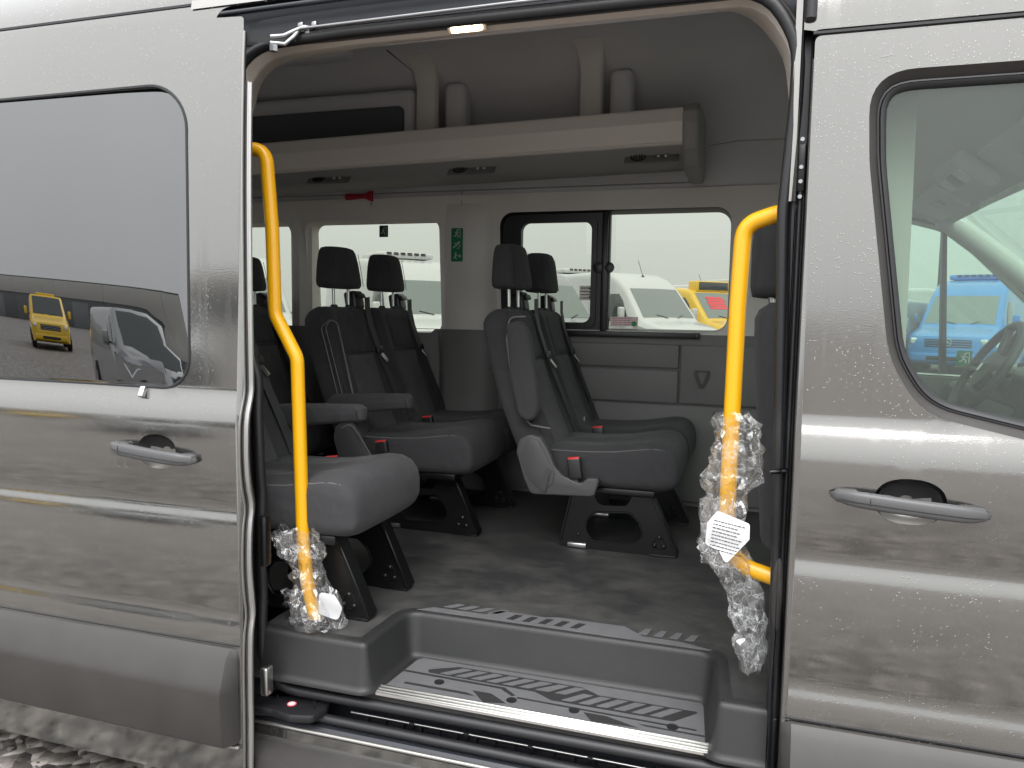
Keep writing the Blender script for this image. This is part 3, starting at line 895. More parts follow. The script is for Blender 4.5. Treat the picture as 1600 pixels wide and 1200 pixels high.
lathe('roller_sticker', [(.013, 0), (.013, .001)], (-1.185, .0, .391), M['redink'], la, 'z', 16)
lathe('sticker_print', [(.010, 0.0012), (.010, .0016)], (-1.185, .0, .391), M['paper'], la, 'z', 16)
for x, y in ((-1.245, .02), (-1.13, .03), (-1.115, .0)):
    lathe('arm_bolt', [(.006, 0), (.006, .005), (.003, .007)], (x, y, .39), M['blackmetal'], la, 'z', 8)

# ================================================================== FRONT DOOR
def ffd(x, z): return YS(z) + 0.004
fd_out = [tuple(p) for p in fillet([(0.089, .21), (1.135, .21), (1.135, 1.58), (0.775, 2.066), (0.089, 2.066)], [.012, .1, .3, .3, .014], 6, True)]
FW = [tuple(p) for p in fillet([(.205, 1.80), (.262, 1.40), (.33, 1.285), (.56, 1.235), (1.04, 1.215), (1.04, 1.56), (.735, 1.985), (.195, 1.985)], [.5, .22, .18, .3, .06, .15, .15, .10], 8, True)]
FC = ell(.316, 1.104, .068, .048)
fd = panel('front_door', fd_out, [FW, FC], ffd, M['paint'], van, np.arange(.1, 1.13, .06), ZROWS)
tag(fd, 'closed front door in grey paint with green tinted window')
FWr = resample(FW, 120, (.205, 1.8)); FW2 = offset_loop(FWr, -.020); FW3 = offset_loop(FWr, -.024); FW4 = offset_loop(FWr, -.036)
fy = lambda d: (lambda p: (p[0], float(np.interp(p[1], [1.2, 1.3, 2.0], [-.012, 0.004, .016])) + d, p[1]))
loft('window_recess', [[(p[0], float(ffd(p[0], p[1])), p[1]) for p in FWr], [fy(.022)(p) for p in FW2]], M['clad'], fd, ang=60)
tube('window_gap', [fy(.020)(p) for p in FW2], .0035, M['black'], fd, 6, True)
loft('window_seal', [[fy(.022)(p) for p in FW2], [fy(.014)(p) for p in FW3], [fy(.016)(p) for p in offset_loop(FWr, -.032)], [fy(.028)(p) for p in FW4]], M['rubber'], fd, ang=60)
P_, F_ = fill2d(FW4, [])
add('door_window', [fy(.026)(p) for p in P_], F_.tolist(), M['cabglass'], fd, 60)
door_handle((.311, 1.100), ffd, fd, .30, -.010, -.50)
cladding('lower_cladding', .086, 1.13, float(YS(.55)) + .006, fd, M['clad'])
tube('cladding_top_gap', [(x, float(ffd(x, .597)) - .0005, .597) for x in np.linspace(.09, 1.13, 10)], .003, M['black'], fd, 6)
loft('edge_return', [[(.089, float(ffd(.09, z)), z), (.086, float(ffd(.09, z)) + .003, z), (.0855, float(ffd(.09, z)) + .03, z)] for z in [.22 + .03 * i for i in range(61)]], M['paint_plain'], fd, closed=False, ang=70)
tube('top_gap', [(x, float(YS(2.072)) + .004, 2.072) for x in (.085, .3, .7)], .005, M['black'], fd, 6)
fdi = [(.10, .25), (1.1, .25), (1.1, 1.21), (.6, 1.21), (.36, 1.26), (.20, 1.5), (.16, 2.02), (.10, 2.02)]
panel('inner_door_panel', fdi, [], lambda x, z: 0 * x + .07, M['trim_lo'], fd, None, None, True)

# ================================================================== CABIN: floor and entrance step
FZ = 0.58
P_, F_ = fill2d([(-4.1, .30), (-1.31, .30), (-1.31, .055), (-.995, .055), (-.99, .25), (-.955, .305), (-.10, .318), (-.045, .28), (-.035, .055), (.06, .055), (.32, .2), (.32, 1.95), (-4.1, 1.95)], [])
fl = add('cabin_floor', [(p[0], p[1], FZ) for p in P_], F_.tolist(), M['floor'], van, None)
path = fillet([(-1.325, .030, 0), (-.972, .030, 0), (-.962, .283, 0), (-.075, .295, 0), (-.052, .030, 0), (.06, .030, 0)], [0, .02, .05, .05, .02, 0], 6)
def side(path, o, z):
    out = []
    for i, p in enumerate(path):
        t = (path[min(i + 1, len(path) - 1)] - path[max(i - 1, 0)]).normalized()
        out.append((p.x + t.y * o, p.y - t.x * o, z))
    return out
stp = loft('entrance_step', [side(path, o, z) for o, z in ((-.036, .581), (-.012, .5815), (-.005, .579), (-.001, .574), (.001, .566), (.011, .468), (.014, .458), (.020, .452), (.03, .450))], M['step'], van, closed=False, ang=60)
add('step_floor', [(-.97, .035, .4495), (-.045, .035, .4495), (-.06, .30, .4495), (-.965, .30, .4495)], [(0, 1, 2, 3)], M['step'], stp, None)
# printed tread on the step: plate, dark field, slanted bars
def flat(name, poly, z, m, parent, th=.0012):
    return prism(name, poly, XY, z, z + th, m, parent, 0)
TX0, TX1, TY0, TY1 = -.925, -.085, .068, .268
def tu(u, v): return (TX0 + (TX1 - TX0) * u - .012 * (1 - v) * (1 if u < .5 else -1) * 1.0, TY0 + (TY1 - TY0) * v)
tp = flat('tread_plate', [tuple(p) for p in fillet([Vector((*tu(0, 0), 0)), Vector((*tu(1, 0), 0)), Vector((*tu(1, 1), 0)), Vector((*tu(0.015, 1), 0))], [.004, .004, .03, .03], 5, True)] if False else [tu(0, 0), tu(1, 0), tu(1, .9), tu(.985, 1), tu(.03, 1), tu(0.01, .9)], .4505, M['tread'], stp)
def dk(*uv): flat('tread_line', [tu(*q) for q in uv], .4519, M['treaddark'], tp, .0006)
dk((.08, .66), (.17, .88), (.60, .88), (.66, .74), (.97, .74), (.97, .70), (.90, .40), (.52, .40), (.47, .55), (.09, .58))
dk((0, .50), (.36, .47), (.41, .33), (.42, .36), (.37, .52), (0, .545))
dk((.43, .33), (.97, .30), (.97, .265), (.43, .295))
dk((.28, .30), (.345, .30), (.41, .12), (.34, .05))
dk((.63, .24), (.70, .24), (.80, .10), (.66, .06))
dk((.05, .22), (.27, .22), (.30, .16), (.05, .17))
dk((.80, .20), (1, .19), (1, .155), (.82, .165))
for i in range(8):
    u = .17 + .056 * i
    flat('tread_bar', [tu(u - .040, .60), tu(u - .006, .60), tu(u + .052, .84), tu(u + .018, .84)], .4526, M['tread'], tp, .0012)
for i in range(6):
    u = .595 + .056 * i
    flat('tread_bar', [tu(u - .045, .44), tu(u - .011, .44), tu(u + .050, .70), tu(u + .016, .70)], .4526, M['tread'], tp, .0012)
for u, v in ((.155, .36), (.42, .22), (.60, .24), (.90, .26)):
    lathe('tread_screw', [(.014, 0), (.014, .002), (.008, .003)], (*tu(u, v), .4521), M['black'], tp, 'z', 14)
# ribbed aluminium nosing
mb = MB()
for i in range(6):
    mb.put(*box_geo((-.4975, .034 + .0058 * i, .4535 + (.002 if i % 2 else 0) - .0009 * (6 - i)), (.893, .0056, .010), .0015, 1))
mb.build('step_nosing', M['alu'], stp)
# printed edge of the floor above the riser
EX0, EX1 = -.945, -.078
def eu(u, v): return (EX0 + (EX1 - EX0) * u, .302 + .17 * v + .008 * u)
ep = flat('edge_print', [eu(0, 0), eu(.40, 0), eu(.985, -.02), eu(1.0, .02), eu(.90, .16), eu(.78, .17), eu(.71, .48), eu(.48, .47), eu(.44, .40), eu(.28, .42), eu(.24, .18), eu(.05, .18)], .5815, M['tread'], van, .0012)
for k in range(4): flat('edge_bar', [eu(.075 + .055 * k, .26), eu(.11 + .055 * k, .26), eu(.145 + .055 * k, .47), eu(.115 + .055 * k, .47)], .5815, M['tread'], ep, .0012)
for k in range(4): flat('edge_bar', [eu(.76 + .05 * k, .24), eu(.79 + .05 * k, .24), eu(.80 + .05 * k, .50), eu(.78 + .05 * k, .50)], .5815, M['tread'], ep, .0012)
for k in range(5): flat('edge_gap', [eu(.32 + .055 * k, .10), eu(.345 + .055 * k, .10), eu(.365 + .055 * k, .34), eu(.34 + .055 * k, .34)], .5829, M['treaddark'], ep, .0006)

# ================================================================== CABIN: far wall
def ffar(x, z): return 1.925 - 0.16 * np.clip(z - 1.40, 0, 1) ** 2 + 0 * np.asarray(x)
W0 = rrect(-3.35, 1.37, -2.432, 1.95, .06); W1 = rrect(-2.344, 1.368, -1.561, 1.952, .055); W2 = rrect(-1.235, 1.405, -.130, 1.972, .07)
WD = [tuple(p) for p in fillet([(.42, 1.245), (1.36, 1.22), (1.36, 1.27), (.86, 1.77), (.74, 1.865), (.60, 1.905), (.42, 1.905)], [.08, .03, .03, .25, .2, .1, .1], 6, True)]
panel('upper_wall_trim', [(-4.1, 1.392), (.22, 1.392), (.22, 2.06), (-4.1, 2.06)], [W0, offset_loop(W1, .001), W2] if False else [[(p[0], max(p[1], 1.393)) for p in W0], [(p[0], max(p[1], 1.393)) for p in W1], W2], ffar, M['trim_up'], van, np.arange(-4, .2, .2), np.arange(1.4, 2.05, .04))
lowtrim = panel('lower_wall_trim', [(-4.1, .575), (.22, .575), (.22, 1.392)] + [(-1.0, 1.392)] + [(p[0], min(p[1], 1.391)) for p in ()] + [(-4.1, 1.392)], [[(-2.30, 1.39), (-2.28, 1.372), (-1.62, 1.372), (-1.60, 1.39)], [(-3.3, 1.39), (-3.28, 1.372), (-2.5, 1.372), (-2.48, 1.39)]], lambda x, z: 1.925 - .022 * np.clip((1.36 - z) / .1, 0, 1) + 0 * x, M['trim_lo'], van, np.arange(-4, .2, .2), [.7, .9, 1.1, 1.25, 1.26, 1.3, 1.36, 1.37])
for wl_, nm in ((W0, 0), (W1, 1), (W2, 2)):
    r0 = [(p[0], float(ffar(p[0], p[1])), p[1]) for p in wl_]
    r1 = [(p[0], float(ffar(p[0], p[1])) + .012, p[1]) for p in offset_loop(wl_, -.004)]
    r2 = [(p[0], 2.03 - .05 * max(0, p[1] - 1.4), p[1]) for p in offset_loop(wl_, -.008)]
    loft('window_reveal', [r0, r1, r2], M['trim_up'] if nm < 2 else M['black'], van, ang=50)
def wpane(lp, y, m, parent, name='window_pane'):
    P, F = fill2d(lp, [])
    return add(name, [(p[0], y - .05 * max(0, p[1] - 1.4), p[1]) for p in P], F.tolist(), m, parent, None)
wpane(offset_loop(W0, .02), 2.025, M['clear'], van); wpane(offset_loop(W1, .02), 2.025, M['clear'], van); wpane(rrect(-.705, 1.38, -.10, 1.99, .05), 2.025, M['clear'], van)
# sliding half of the front side window: black surround with its own pane and latches
swf = plate('sliding_window_frame', rrect(-1.245, 1.398, -.690, 1.978, [.02, .006, .006, .05]), [rrect(-1.135, 1.437, -.775, 1.925, .04)], XZ, 1.925, 1.955, M['black'], van)
plate('pane_frame', rrect(-1.165, 1.418, -.752, 1.945, .03), [rrect(-1.132, 1.440, -.778, 1.922, .038)], XZ, 1.912, 1.926, M['black'], swf)
wpane(rrect(-1.15, 1.425, -.765, 1.935, .02), 1.945, M['clear'], swf, 'sliding_pane')
box('frame_divider', (-.712, 1.915, 1.688), (.030, .024, .575), M['black'], swf, .005)
for x in (-.742, -.690):
    lathe('window_latch', [(.012, -.004), (.026, 0), (.026, .010), (.02, .014)], (x, 1.905, 1.705), M['black'], swf, 'y', 16)
box('lower_window_rail', (-.73, 1.905, 1.388), (.95, .035, .026), M['black'], van, .004)
box('rail_foot', (-.265, 1.903, 1.388), (.02, .04, .030), M['blackmetal'], van, .003)
box('upper_window_rail', (-.73, 1.902, 1.983), (.98, .03, .022), M['black'], van, .004)
# pillar covers between the windows, light above and dark below
for x0, x1 in ((-1.515, -1.285), (-2.425, -2.355)):
    k = 1.0 if x0 > -2 else .6
    mm = M['trim_up']
    loft('pillar_cover', [[(x, y, z) for x, y in ((x0 - .03, 1.92), (x0 - .012, 1.912 - .03 * k), (x0 + .01, 1.90 - .05 * k), ((x0 + x1) / 2 + .02, 1.897 - .05 * k), (x1 - .02, 1.90 - .05 * k), (x1 + .004, 1.912 - .03 * k), (x1 + .03, 1.92))] for z in (1.394, 1.7, 1.96, 1.985)] + [[(x, y, 2.03) for x, y in ((x0 - .04, 1.90), (x0 - .012, 1.88), (x0 + .01, 1.87), ((x0 + x1) / 2, 1.868), (x1 - .02, 1.87), (x1 + .004, 1.88), (x1 + .04, 1.90))]], mm, van, closed=False, ang=60)
    loft('pillar_base', [[(x, y, z) for x, y in ((x0 - .06, 1.92), (x0 - .03, 1.90 - .02 * k), (x0 + .01, 1.895 - .05 * k), ((x0 + x1) / 2, 1.892 - .05 * k), (x1 - .02, 1.895 - .05 * k), (x1 + .03, 1.90 - .02 * k), (x1 + .06, 1.92))] for z in (.58, 1.0, 1.38, 1.3935)], M['trim_lo'], van, closed=False, ang=60)
# lower wall mouldings with recessed joints
for (x0, x1, z0, z1, pr) in ((-1.19, -.345, 1.232, 1.345, .014), (-1.19, -.345, 1.068, 1.224, .020), (-.337, .16, 1.068, 1.345, .018), (-1.19, .16, .60, 1.060, .012)):
    box('wall_moulding', ((x0 + x1) / 2, 1.903 - pr / 2 + .006, (z0 + z1) / 2), (x1 - x0, pr + .012, z1 - z0), M['trim_lo'], lowtrim, .006, 3)
# pull cup in the wall
cupo = [(-.272, 1.228), (-.198, 1.228), (-.203, 1.200), (-.218, 1.165), (-.226, 1.146), (-.245, 1.146), (-.252, 1.165), (-.268, 1.200)]
cupi = [(-.256, 1.224), (-.214, 1.224), (-.217, 1.202), (-.227, 1.175), (-.231, 1.166), (-.240, 1.166), (-.244, 1.175), (-.253, 1.202)]
cu = plate('pull_cup', [tuple(p) for p in fillet(cupo, .008, 3, True)], [cupi], XZ, 1.872, 1.892, M['black'], lowtrim)
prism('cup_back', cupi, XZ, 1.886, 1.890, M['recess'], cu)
box('cup_label', (-.160, 1.888, 1.160), (.02, .003, .012), M['paper'], lowtrim, .001)
# cable arch low on the wall behind the seats
tube('wall_seam', [(-1.29 + .10 * math.cos(t), 1.886, 1.0 + .11 * math.sin(t)) for t in np.linspace(1.5, 3.14, 12)] + [(-1.39, 1.886, .9)], .0035, M['black'], lowtrim, 6)

# ================================================================== CABIN: roof lining, rack, lamp
rl = [(1.90, 1.995), (1.885, 2.03), (1.865, 2.09), (1.855, 2.14), (1.83, 2.25), (1.79, 2.36), (1.72, 2.47), (1.60, 2.57), (1.42, 2.635), (1.1, 2.655), (.75, 2.65), (.5, 2.61), (.36, 2.54), (.28, 2.40), (.25, 2.22)]
loft('roof_lining', [[(x, y, z) for y, z in rl] for x in (-4.1, -2.5, -1.3, 0, .32)], M['head'], van, closed=False, ang=70)
tube('lining_seam', [(x, 1.862, 2.083) for x in (-4, -2, -.3)], .003, M['rack_lo'], van, 6)
tube('lining_seam', [(-.24, 1.832, 2.235), (-.12, 1.829, 2.25), (.1, 1.829, 2.248)], .0022, M['rack_lo'], van, 6)
tube('lining_seam', [(-1.43, 1.862 - .3 * max(0, z - 2.1), z) for z in (2.0, 2.05, 2.09)], .0025, M['rack_lo'], van, 6)
tube('lining_seam', [(-1.62, 1.42, 2.633), (-1.56, 1.58, 2.58), (-1.50, 1.68, 2.50)], .003, M['black'], van, 6)
# rear bulkhead and cab bulkhead edge
panel('rear_wall', [(0.2, .58), (1.9, .58), (1.9, 2.6), (.2, 2.6)], [rrect(.35, 1.45, .95, 2.05, .06), rrect(1.05, 1.45, 1.7, 2.05, .06)], lambda x, z: 0 * x, M['trim_up'], van, None, None, True)
_rw = bpy.data.objects['rear_wall']
for v in _rw.data.vertices: v.co = (-4.1, v.co.x, v.co.z)
# locker above the rack, at the back; a flat dark sheet paints the shade inside
box('roof_locker', (-2.45, 1.70, 2.36), (1.78, .26, .30), M['head'], van, .03, 4)
prism('locker_shade_sheet', rrect(-3.2, 2.24, -1.605, 2.43, .03, 4), XZ, 1.562, 1.571, M['recess'], van)
box('roof_cross_rib', (-2.3, 1.25, 2.60), (1.2, .10, .10), M['head'], van, .03, 4)
# overhead rack: lofted section, end cap, vents, brackets
RK = [(1.66, 2.32), (1.44, 2.306), (1.405, 2.300), (1.398, 2.292), (1.385, 2.242), (1.386, 2.236), (1.410, 2.176), (1.414, 2.168), (1.424, 2.160), (1.45, 2.150)]
slope = lambda x: 0.021 * (x + .315)
rk = loft('overhead_rack', [[(x, y, z + slope(x)) for y, z in RK] for x in (-4.0, -2.4, -1.4, -.315)], M['rack'], van, closed=False, ang=24)
UN = [(1.424, 2.1585), (1.47, 2.112), (1.55, 2.098), (1.80, 2.125), (1.86, 2.15)]
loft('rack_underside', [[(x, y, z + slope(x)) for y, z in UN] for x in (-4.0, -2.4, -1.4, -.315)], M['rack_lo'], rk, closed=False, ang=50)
tube('rack_edge', [(x, 1.413, 2.166 + slope(x)) for x in (-4.0, -2.4, -1.4, -.318)], .006, M['rack'], rk, 8)
capo = [tuple(p) for p in fillet([(1.66, 2.33), (1.43, 2.32), (1.375, 2.28), (1.372, 2.235), (1.41, 2.14), (1.47, 2.085), (1.56, 2.06), (1.80, 2.06), (1.80, 2.33)], .02, 4, True)]
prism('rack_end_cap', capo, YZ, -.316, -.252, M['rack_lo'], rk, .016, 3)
for px in (-.44, -1.22, -1.93):
    zb = 2.122 + slope(px); yb = 1.447
    rm = rot3('X', -42)
    vn = box('vent_panel', (px, yb, zb), (.22, .006, .062), M['trim_lo'], rk, .003, rot=rm)
    N_ = rm @ Vector((0, -1, 0)); U_ = rm @ Vector((0, 0, 1))
    c = Vector((px - .055, yb, zb)) + N_ * .004
    ringp = [c + Vector((1, 0, 0)) * (.030 * math.cos(a)) + U_ * (.022 * math.sin(a)) for a in np.linspace(0, 6.283, 20)[:-1]]
    tube('vent_ring', ringp, .003, M['black'], vn, 6, True)
    for k in (-.016, -.005, .006, .017):
        box('vent_slat', c + Vector((k, 0, 0)) + N_ * .002, (.003, .008, .036), M['black'], vn, .001, rot=rm)
    for k in (.028, .058):
        q = Vector((px + k, yb, zb)) + N_ * .005
        bm = bmesh.new(); bmesh.ops.create_icosphere(bm, subdivisions=2, radius=.0085)
        for v in bm.verts: v.co += q
        add_bm('reading_lamp', bm, M['steel'], vn, 80)
for x0 in (-1.492, -.722):
    w_ = .046
    loops = []
    for y, z, d in ((1.55, 2.30 + slope(x0), 0), (1.552, 2.34 + slope(x0), 0), (1.552, 2.50, 0), (1.545, 2.56, .006), (1.50, 2.60, .014), (1.46, 2.618, .018)):
        loops.append([(x0 - w_ - d, y + .05, z + .01), (x0 - w_ - d, y + .006, z), (x0 - w_ - d + .006, y, z), (x0 + w_ + d - .006, y, z), (x0 + w_ + d, y + .006, z), (x0 + w_ + d, y + .05, z + .01)])
    br = loft('rack_bracket', loops, M['trim_up'], van, closed=False, ang=50)
    box('bracket_foot', (x0, 1.56, 2.318 + slope(x0)), (.10, .05, .03), M['trim_up'], br, .006)
    box('lining_pad', (x0 + .12, 1.66, 2.42), (.10, .12, .22), M['head'], van, .03, 4)
# lamp in the header trim, lit
lx, ly, lz = -.718, .085, 2.188
rm = rot3('X', -50)
lh = box('lamp_housing', (lx, ly, lz), (.105, .036, .010), M['headlight_band'], van, .005, rot=rm)
box('lamp_lens', Vector((lx, ly, lz)) + rm @ Vector((0, 0, -.006)), (.080, .026, .010), M['lamp'], lh, .003, rot=rm)
for k in (-.017, .017):
    box('lens_rib', Vector((lx + k, ly, lz)) + rm @ Vector((0, 0, -.0114)), (.003, .026, .002), M['paper'], lh, .001, rot=rm)

# emergency stickers
def picto(kind, c, s, put):
    """white safety pictogram as small flat pieces; put(u, v, poly)"""
    def seg(a, b, w):
        a, b = Vector(a), Vector(b); d = (b - a).normalized(); n = Vector((-d.y, d.x)) * w / 2
        put([tuple(c + s * q) for q in (a + n, a - n, b - n, b + n)])
    def dot(p, r): put([tuple(c + s * Vector((p[0] + r * math.cos(t), p[1] + r * math.sin(t)))) for t in np.linspace(0, 6.283, 9)[:-1]])
    if kind == 0:      # figure leaving through a door
        dot((.05, .34), .09); seg((.0, .24), (-.08, -.02), .13); seg((-.08, -.02), (.12, -.18), .09); seg((.12, -.18), (.10, -.38), .08)
        seg((-.08, -.02), (-.18, -.22), .09); seg((-.18, -.22), (-.36, -.26), .08); seg((0, .2), (.2, .08), .07); seg((0, .2), (-.22, .12), .07)
        seg((.34, .44), (.34, -.44), .06); seg((.12, .44), (.37, .44), .06)
    elif kind == 1:    # hand breaking the pane
        seg((-.4, -.3), (.1, .1), .12); seg((.05, .05), (.3, .32), .16); seg((-.3, .05), (-.05, .25), .07); seg((.2, -.2), (.4, -.05), .06); seg((.0, -.35), (.25, -.3), .06)
    else:              # figure and arrow
        dot((-.12, .30), .08); seg((-.12, .2), (-.18, -.05), .12); seg((-.18, -.05), (-.05, -.3), .08); seg((-.18, -.05), (-.38, -.25), .08); seg((-.12, .15), (.08, .05), .07)
        seg((.1, .0), (.42, .0), .07); seg((.42, .0), (.28, .14), .06); seg((.42, .0), (.28, -.14), .06)
def sticker(name, x, z, y, w, h, base, kinds, parent):
    st = prism(name, rrect(x - w / 2, z - h / 2, x + w / 2, z + h / 2, w * .08, 3), XZ, y - .0015, y, base, parent)
    mb = MB(); n = len(kinds)
    for i, kd in enumerate(kinds):
        cz = z + h / 2 - (i + .5) * h / n
        picto(kd, Vector((x, cz)), min(w, h / n) * .9, lambda poly: mb.put(*prism_geo(poly, XZ, y - .0024, y - .0016)))
    mb.build('pictogram', M['paper'], st, None)
    return st
sticker('safety_sticker', -1.447, 1.815, 1.8455, .062, .165, M['green'], (0, 1, 2), van)
sticker('exit_sticker', -1.925, 1.905, 1.985, .052, .062, M['dgreen'], (0,), van)
def paper_label(name, x0, z0, x1, z1, y, parent, rows, m=M['paper'], inkm=None):
    o = prism(name, [(x0, z0), (x1, z0), (x1, z1), (x0, z1)], XZ, y - .001, y, m, parent)
    mb = MB(); r_ = random.Random(int(abs(x0) * 999)); h = (z1 - z0)
    for i in range(rows):
        zc = z1 - h * (i + .7) / (rows + .4)
        x = x0 + (x1 - x0) * .08
        while x < x0 + (x1 - x0) * (.6 + .3 * r_.random()):
            w = (x1 - x0) * r_.uniform(.03, .12)
            mb.put(*prism_geo([(x, zc - h * .06 / rows * 2.4), (x + w, zc - h * .06 / rows * 2.4), (x + w, zc + h * .06 / rows * 2.4), (x, zc + h * .06 / rows * 2.4)], XZ, y - .0018, y - .0012))
            x += w + (x1 - x0) * .025
    mb.build('label_print', inkm or M['ink'], o, None)
    return o
lb = paper_label('window_label', -.835, 1.548, -.770, 1.618, 1.928, swf, 4, M['wpaper'])
for z, s in ((1.605, .012), (1.588, .012), (1.563, .012)):
    flatp = [(-.782 - s / 2, z - s / 3), (-.782 + s / 2, z - s / 3), (-.782 + s / 2, z + s / 3), (-.782 - s / 2, z + s / 3)]
    prism('label_symbol', flatp, XZ, 1.9255, 1.9262, M['ink'], lb)
pl = paper_label('pane_label', -.695, 1.425, -.560, 1.470, 2.018, van, 4, M['ppaper'], mat('faded_red_print', (.5, .2, .25), .7))
prism('green_dot', [(-.578 + .013 * math.cos(t), 1.437 + .013 * math.sin(t)) for t in np.linspace(0, 6.283, 15)[:-1]], XZ, 2.0145, 2.0155, mat('green_dot', (.02, .30, .10), .5), pl)

# ================================================================== CAB
cf = panel('driver_door_trim', [(.20, .4), (1.6, .4), (1.6, 1.15), (1.36, 1.38), (.93, 1.80), (.80, 1.93), (.62, 2.12), (.20, 2.12)], [WD], lambda x, z: 0 * x + 1.87, M['cabtrim'], van, None, None, True)
r0 = [(p[0], 1.869, p[1]) for p in WD]; r1 = [(p[0], 1.90, p[1]) for p in offset_loop(WD, -.008)]; r2 = [(p[0], 1.98, p[1]) for p in offset_loop(WD, -.010)]
loft('driver_window_frame', [r0, r1, r2], M['cabtrim'], cf, ang=50)
tube('driver_window_rubber', [(p[0], 1.866, p[1]) for p in offset_loop(WD, -.004)], .007, M['dash'], cf, 6, True)
wpane(offset_loop(WD, .01), 1.96, M['cabglass'], cf, 'driver_window')
prism('window_divider', [(.752, 1.255), (.775, 1.255), (.742, 1.87), (.725, 1.87)], XZ, 1.91, 1.955, M['dash'], cf, .003)
prism('door_lower_trim', [(.3, .5), (1.55, .5), (1.5, 1.18), (1.36, 1.225), (.42, 1.25), (.3, 1.25)], XZ, 1.84, 1.868, M['dash'], cf, .006)
sticker('cab_exit_sticker', .846, 1.318, 1.945, .060, .064, M['green'], (0,), cf)
# headliner of the cab, dropping towards the windscreen
ch = [(.20, 2.42), (.28, 2.30), (.36, 2.17), (.50, 2.03), (.62, 1.94), (.70, 1.895), (.735, 1.87)]
cab = loft('cab_headliner', [[(x + dx, y, z - dz) for x, z in ch] for y, dx, dz in ((.06, -.02, .02), (.25, 0, 0), (.6, .03, -.02), (1.0, .04, -.02), (1.4, .03, -.02), (1.75, 0, 0), (1.875, -.02, .02))], M['cabtrim'], van, closed=False, ang=60)
con = box('overhead_console', (.60, 1.02, 1.93), (.05, .30, .15), M['cabtrim'], cab, .02, 3, rot3('Y', -52))
for dy in (-.09, 0, .09):
    box('console_lamp', (.575, 1.02 + dy, 1.918), (.012, .07, .05), M['rack'] if dy else M['dash'], con, .01, 3, rot3('Y', -52))
for yv in (.52, 1.52):
    box('sun_visor', (.625, yv, 1.915), (.022, .42, .14), M['cabtrim'], cab, .01, 3, rot3('Y', -60))
    box('visor_label', (.612, yv - .06, 1.902), (.003, .11, .04), M['paper'], cab, .001, 1, rot3('Y', -60))
# A-pillars, windscreen, dashboard
for yv in (.16, 1.80):
    tube('windscreen_pillar', [(.70, yv, 1.90), (.95, yv, 1.70), (1.30, yv + (.02 if yv > 1 else -.02), 1.40), (1.62, yv + (.04 if yv > 1 else -.04), 1.16)], .045, M['cabtrim'], van, 10)
P_, F_ = fill2d([(.12, 0), (1.86, 0), (1.76, 1), (.22, 1)], [])
add('windscreen', [(1.66 - .92 * p[1], p[0], 1.13 + .77 * p[1]) for p in P_], F_.tolist(), M['cabglass'], van, None)
dp = [tuple(p) for p in fillet([(.98, .62), (.86, .95), (.80, 1.12), (.86, 1.19), (1.0, 1.215), (1.35, 1.16), (1.62, 1.12), (1.62, .5)], .05, 5, True)]
dash = prism('dashboard', dp, XZ, .12, 1.84, M['dash'], van, .015)
hp = prism('instrument_hood', [tuple(p) for p in fillet([(.84, 1.17), (.88, 1.29), (1.0, 1.31), (1.25, 1.20), (1.2, 1.14)], .03, 5, True)], XZ, 1.22, 1.66, M['dash'], dash, .02, 3)
box('centre_screen', (.845, .98, 1.24), (.03, .30, .18), M['black'], dash, .012, 3, rot3('Y', 14))
box('corner_pod', (.92, 1.76, 1.16), (.34, .16, .10), M['dash'], dash, .03, 4, rot3('Y', 8))
for k in (0, 1):
    box('air_vent', (.835, 1.74 - k * .58, 1.145), (.02, .11, .07), M['black'], dash, .012, 3)
# steering wheel
sw_c = Vector((.80, 1.43, 1.30)); ax = Vector((-.86, 0, .50)).normalized(); e1 = Vector((0, 1, 0)); e2 = ax.cross(e1).normalized()
sw = tube('steering_wheel', [sw_c + e1 * (.19 * math.cos(t)) + e2 * (.19 * math.sin(t)) for t in np.linspace(0, 2 * math.pi, 41)[:-1]], .016, M['dash'], van, 10, True)
lathe_v, lathe_f = lathe_geo([(.02, -.02), (.075, -.01), (.082, .02), (.07, .05)], (0, 0, 0), 'z', 20)
Mx = Matrix((e1, e2, -ax)).transposed()
add('wheel_hub', [Mx @ Vector(v) + sw_c for v in lathe_v], lathe_f, M['dash'], sw, 40)
for t in (0.1, math.pi - .1, 4.45, 4.97) if False else (0.05, math.pi - .05, -math.pi / 2 + .35, -math.pi / 2 - .35):
    d = e1 * math.cos(t) + e2 * math.sin(t)
    tube('wheel_spoke', [sw_c + d * .06 - ax * .015, sw_c + d * .185], .014, M['shell'], sw, 8)
box('wheel_badge', sw_c + ax * .022, (.004, .03, .03), M['steel'], sw, .001, rot=Mx @ rot3('Y', 90))
tube('steering_column', [sw_c - ax * .02, sw_c - ax * .30], .05, M['dash'], van, 12)
tube('indicator_stalk', [sw_c - ax * .05, sw_c - ax * .05 + e1 * -.16 + Vector((0, 0, .02))], .008, M['black'], van, 8)
# nose of the van, outside the picture
loft('bonnet', [[(1.62, y, 1.13 - .10 * abs((y - .98) / .9) ** 3), (1.95, y * .96 + .03, 1.02 - .10 * abs((y - .98) / .9) ** 3), (2.15, y * .9 + .09, .85), (2.2, y * .9 + .09, .2)] for y in np.linspace(.02, 1.94, 13)], M['paint_plain'], van, closed=False, ang=50)
# far outer side of the van, with the openings of its windows
WO = lambda lp: offset_loop(lp, .015)
panel('body_side', [(-4.35, .24), (1.9, .24), (1.9, 1.12), (1.5, 1.15), (1.05, 1.62), (.80, 2.0), (.55, 2.45), (-4.35, 2.45)], [WO(W0), WO(W1), WO(W2), WO(WD)], lambda x, z: 0 * x + 2.045 - .05 * np.clip(z - 1.4, 0, 2), M['paint_plain'], van, None, None, True)

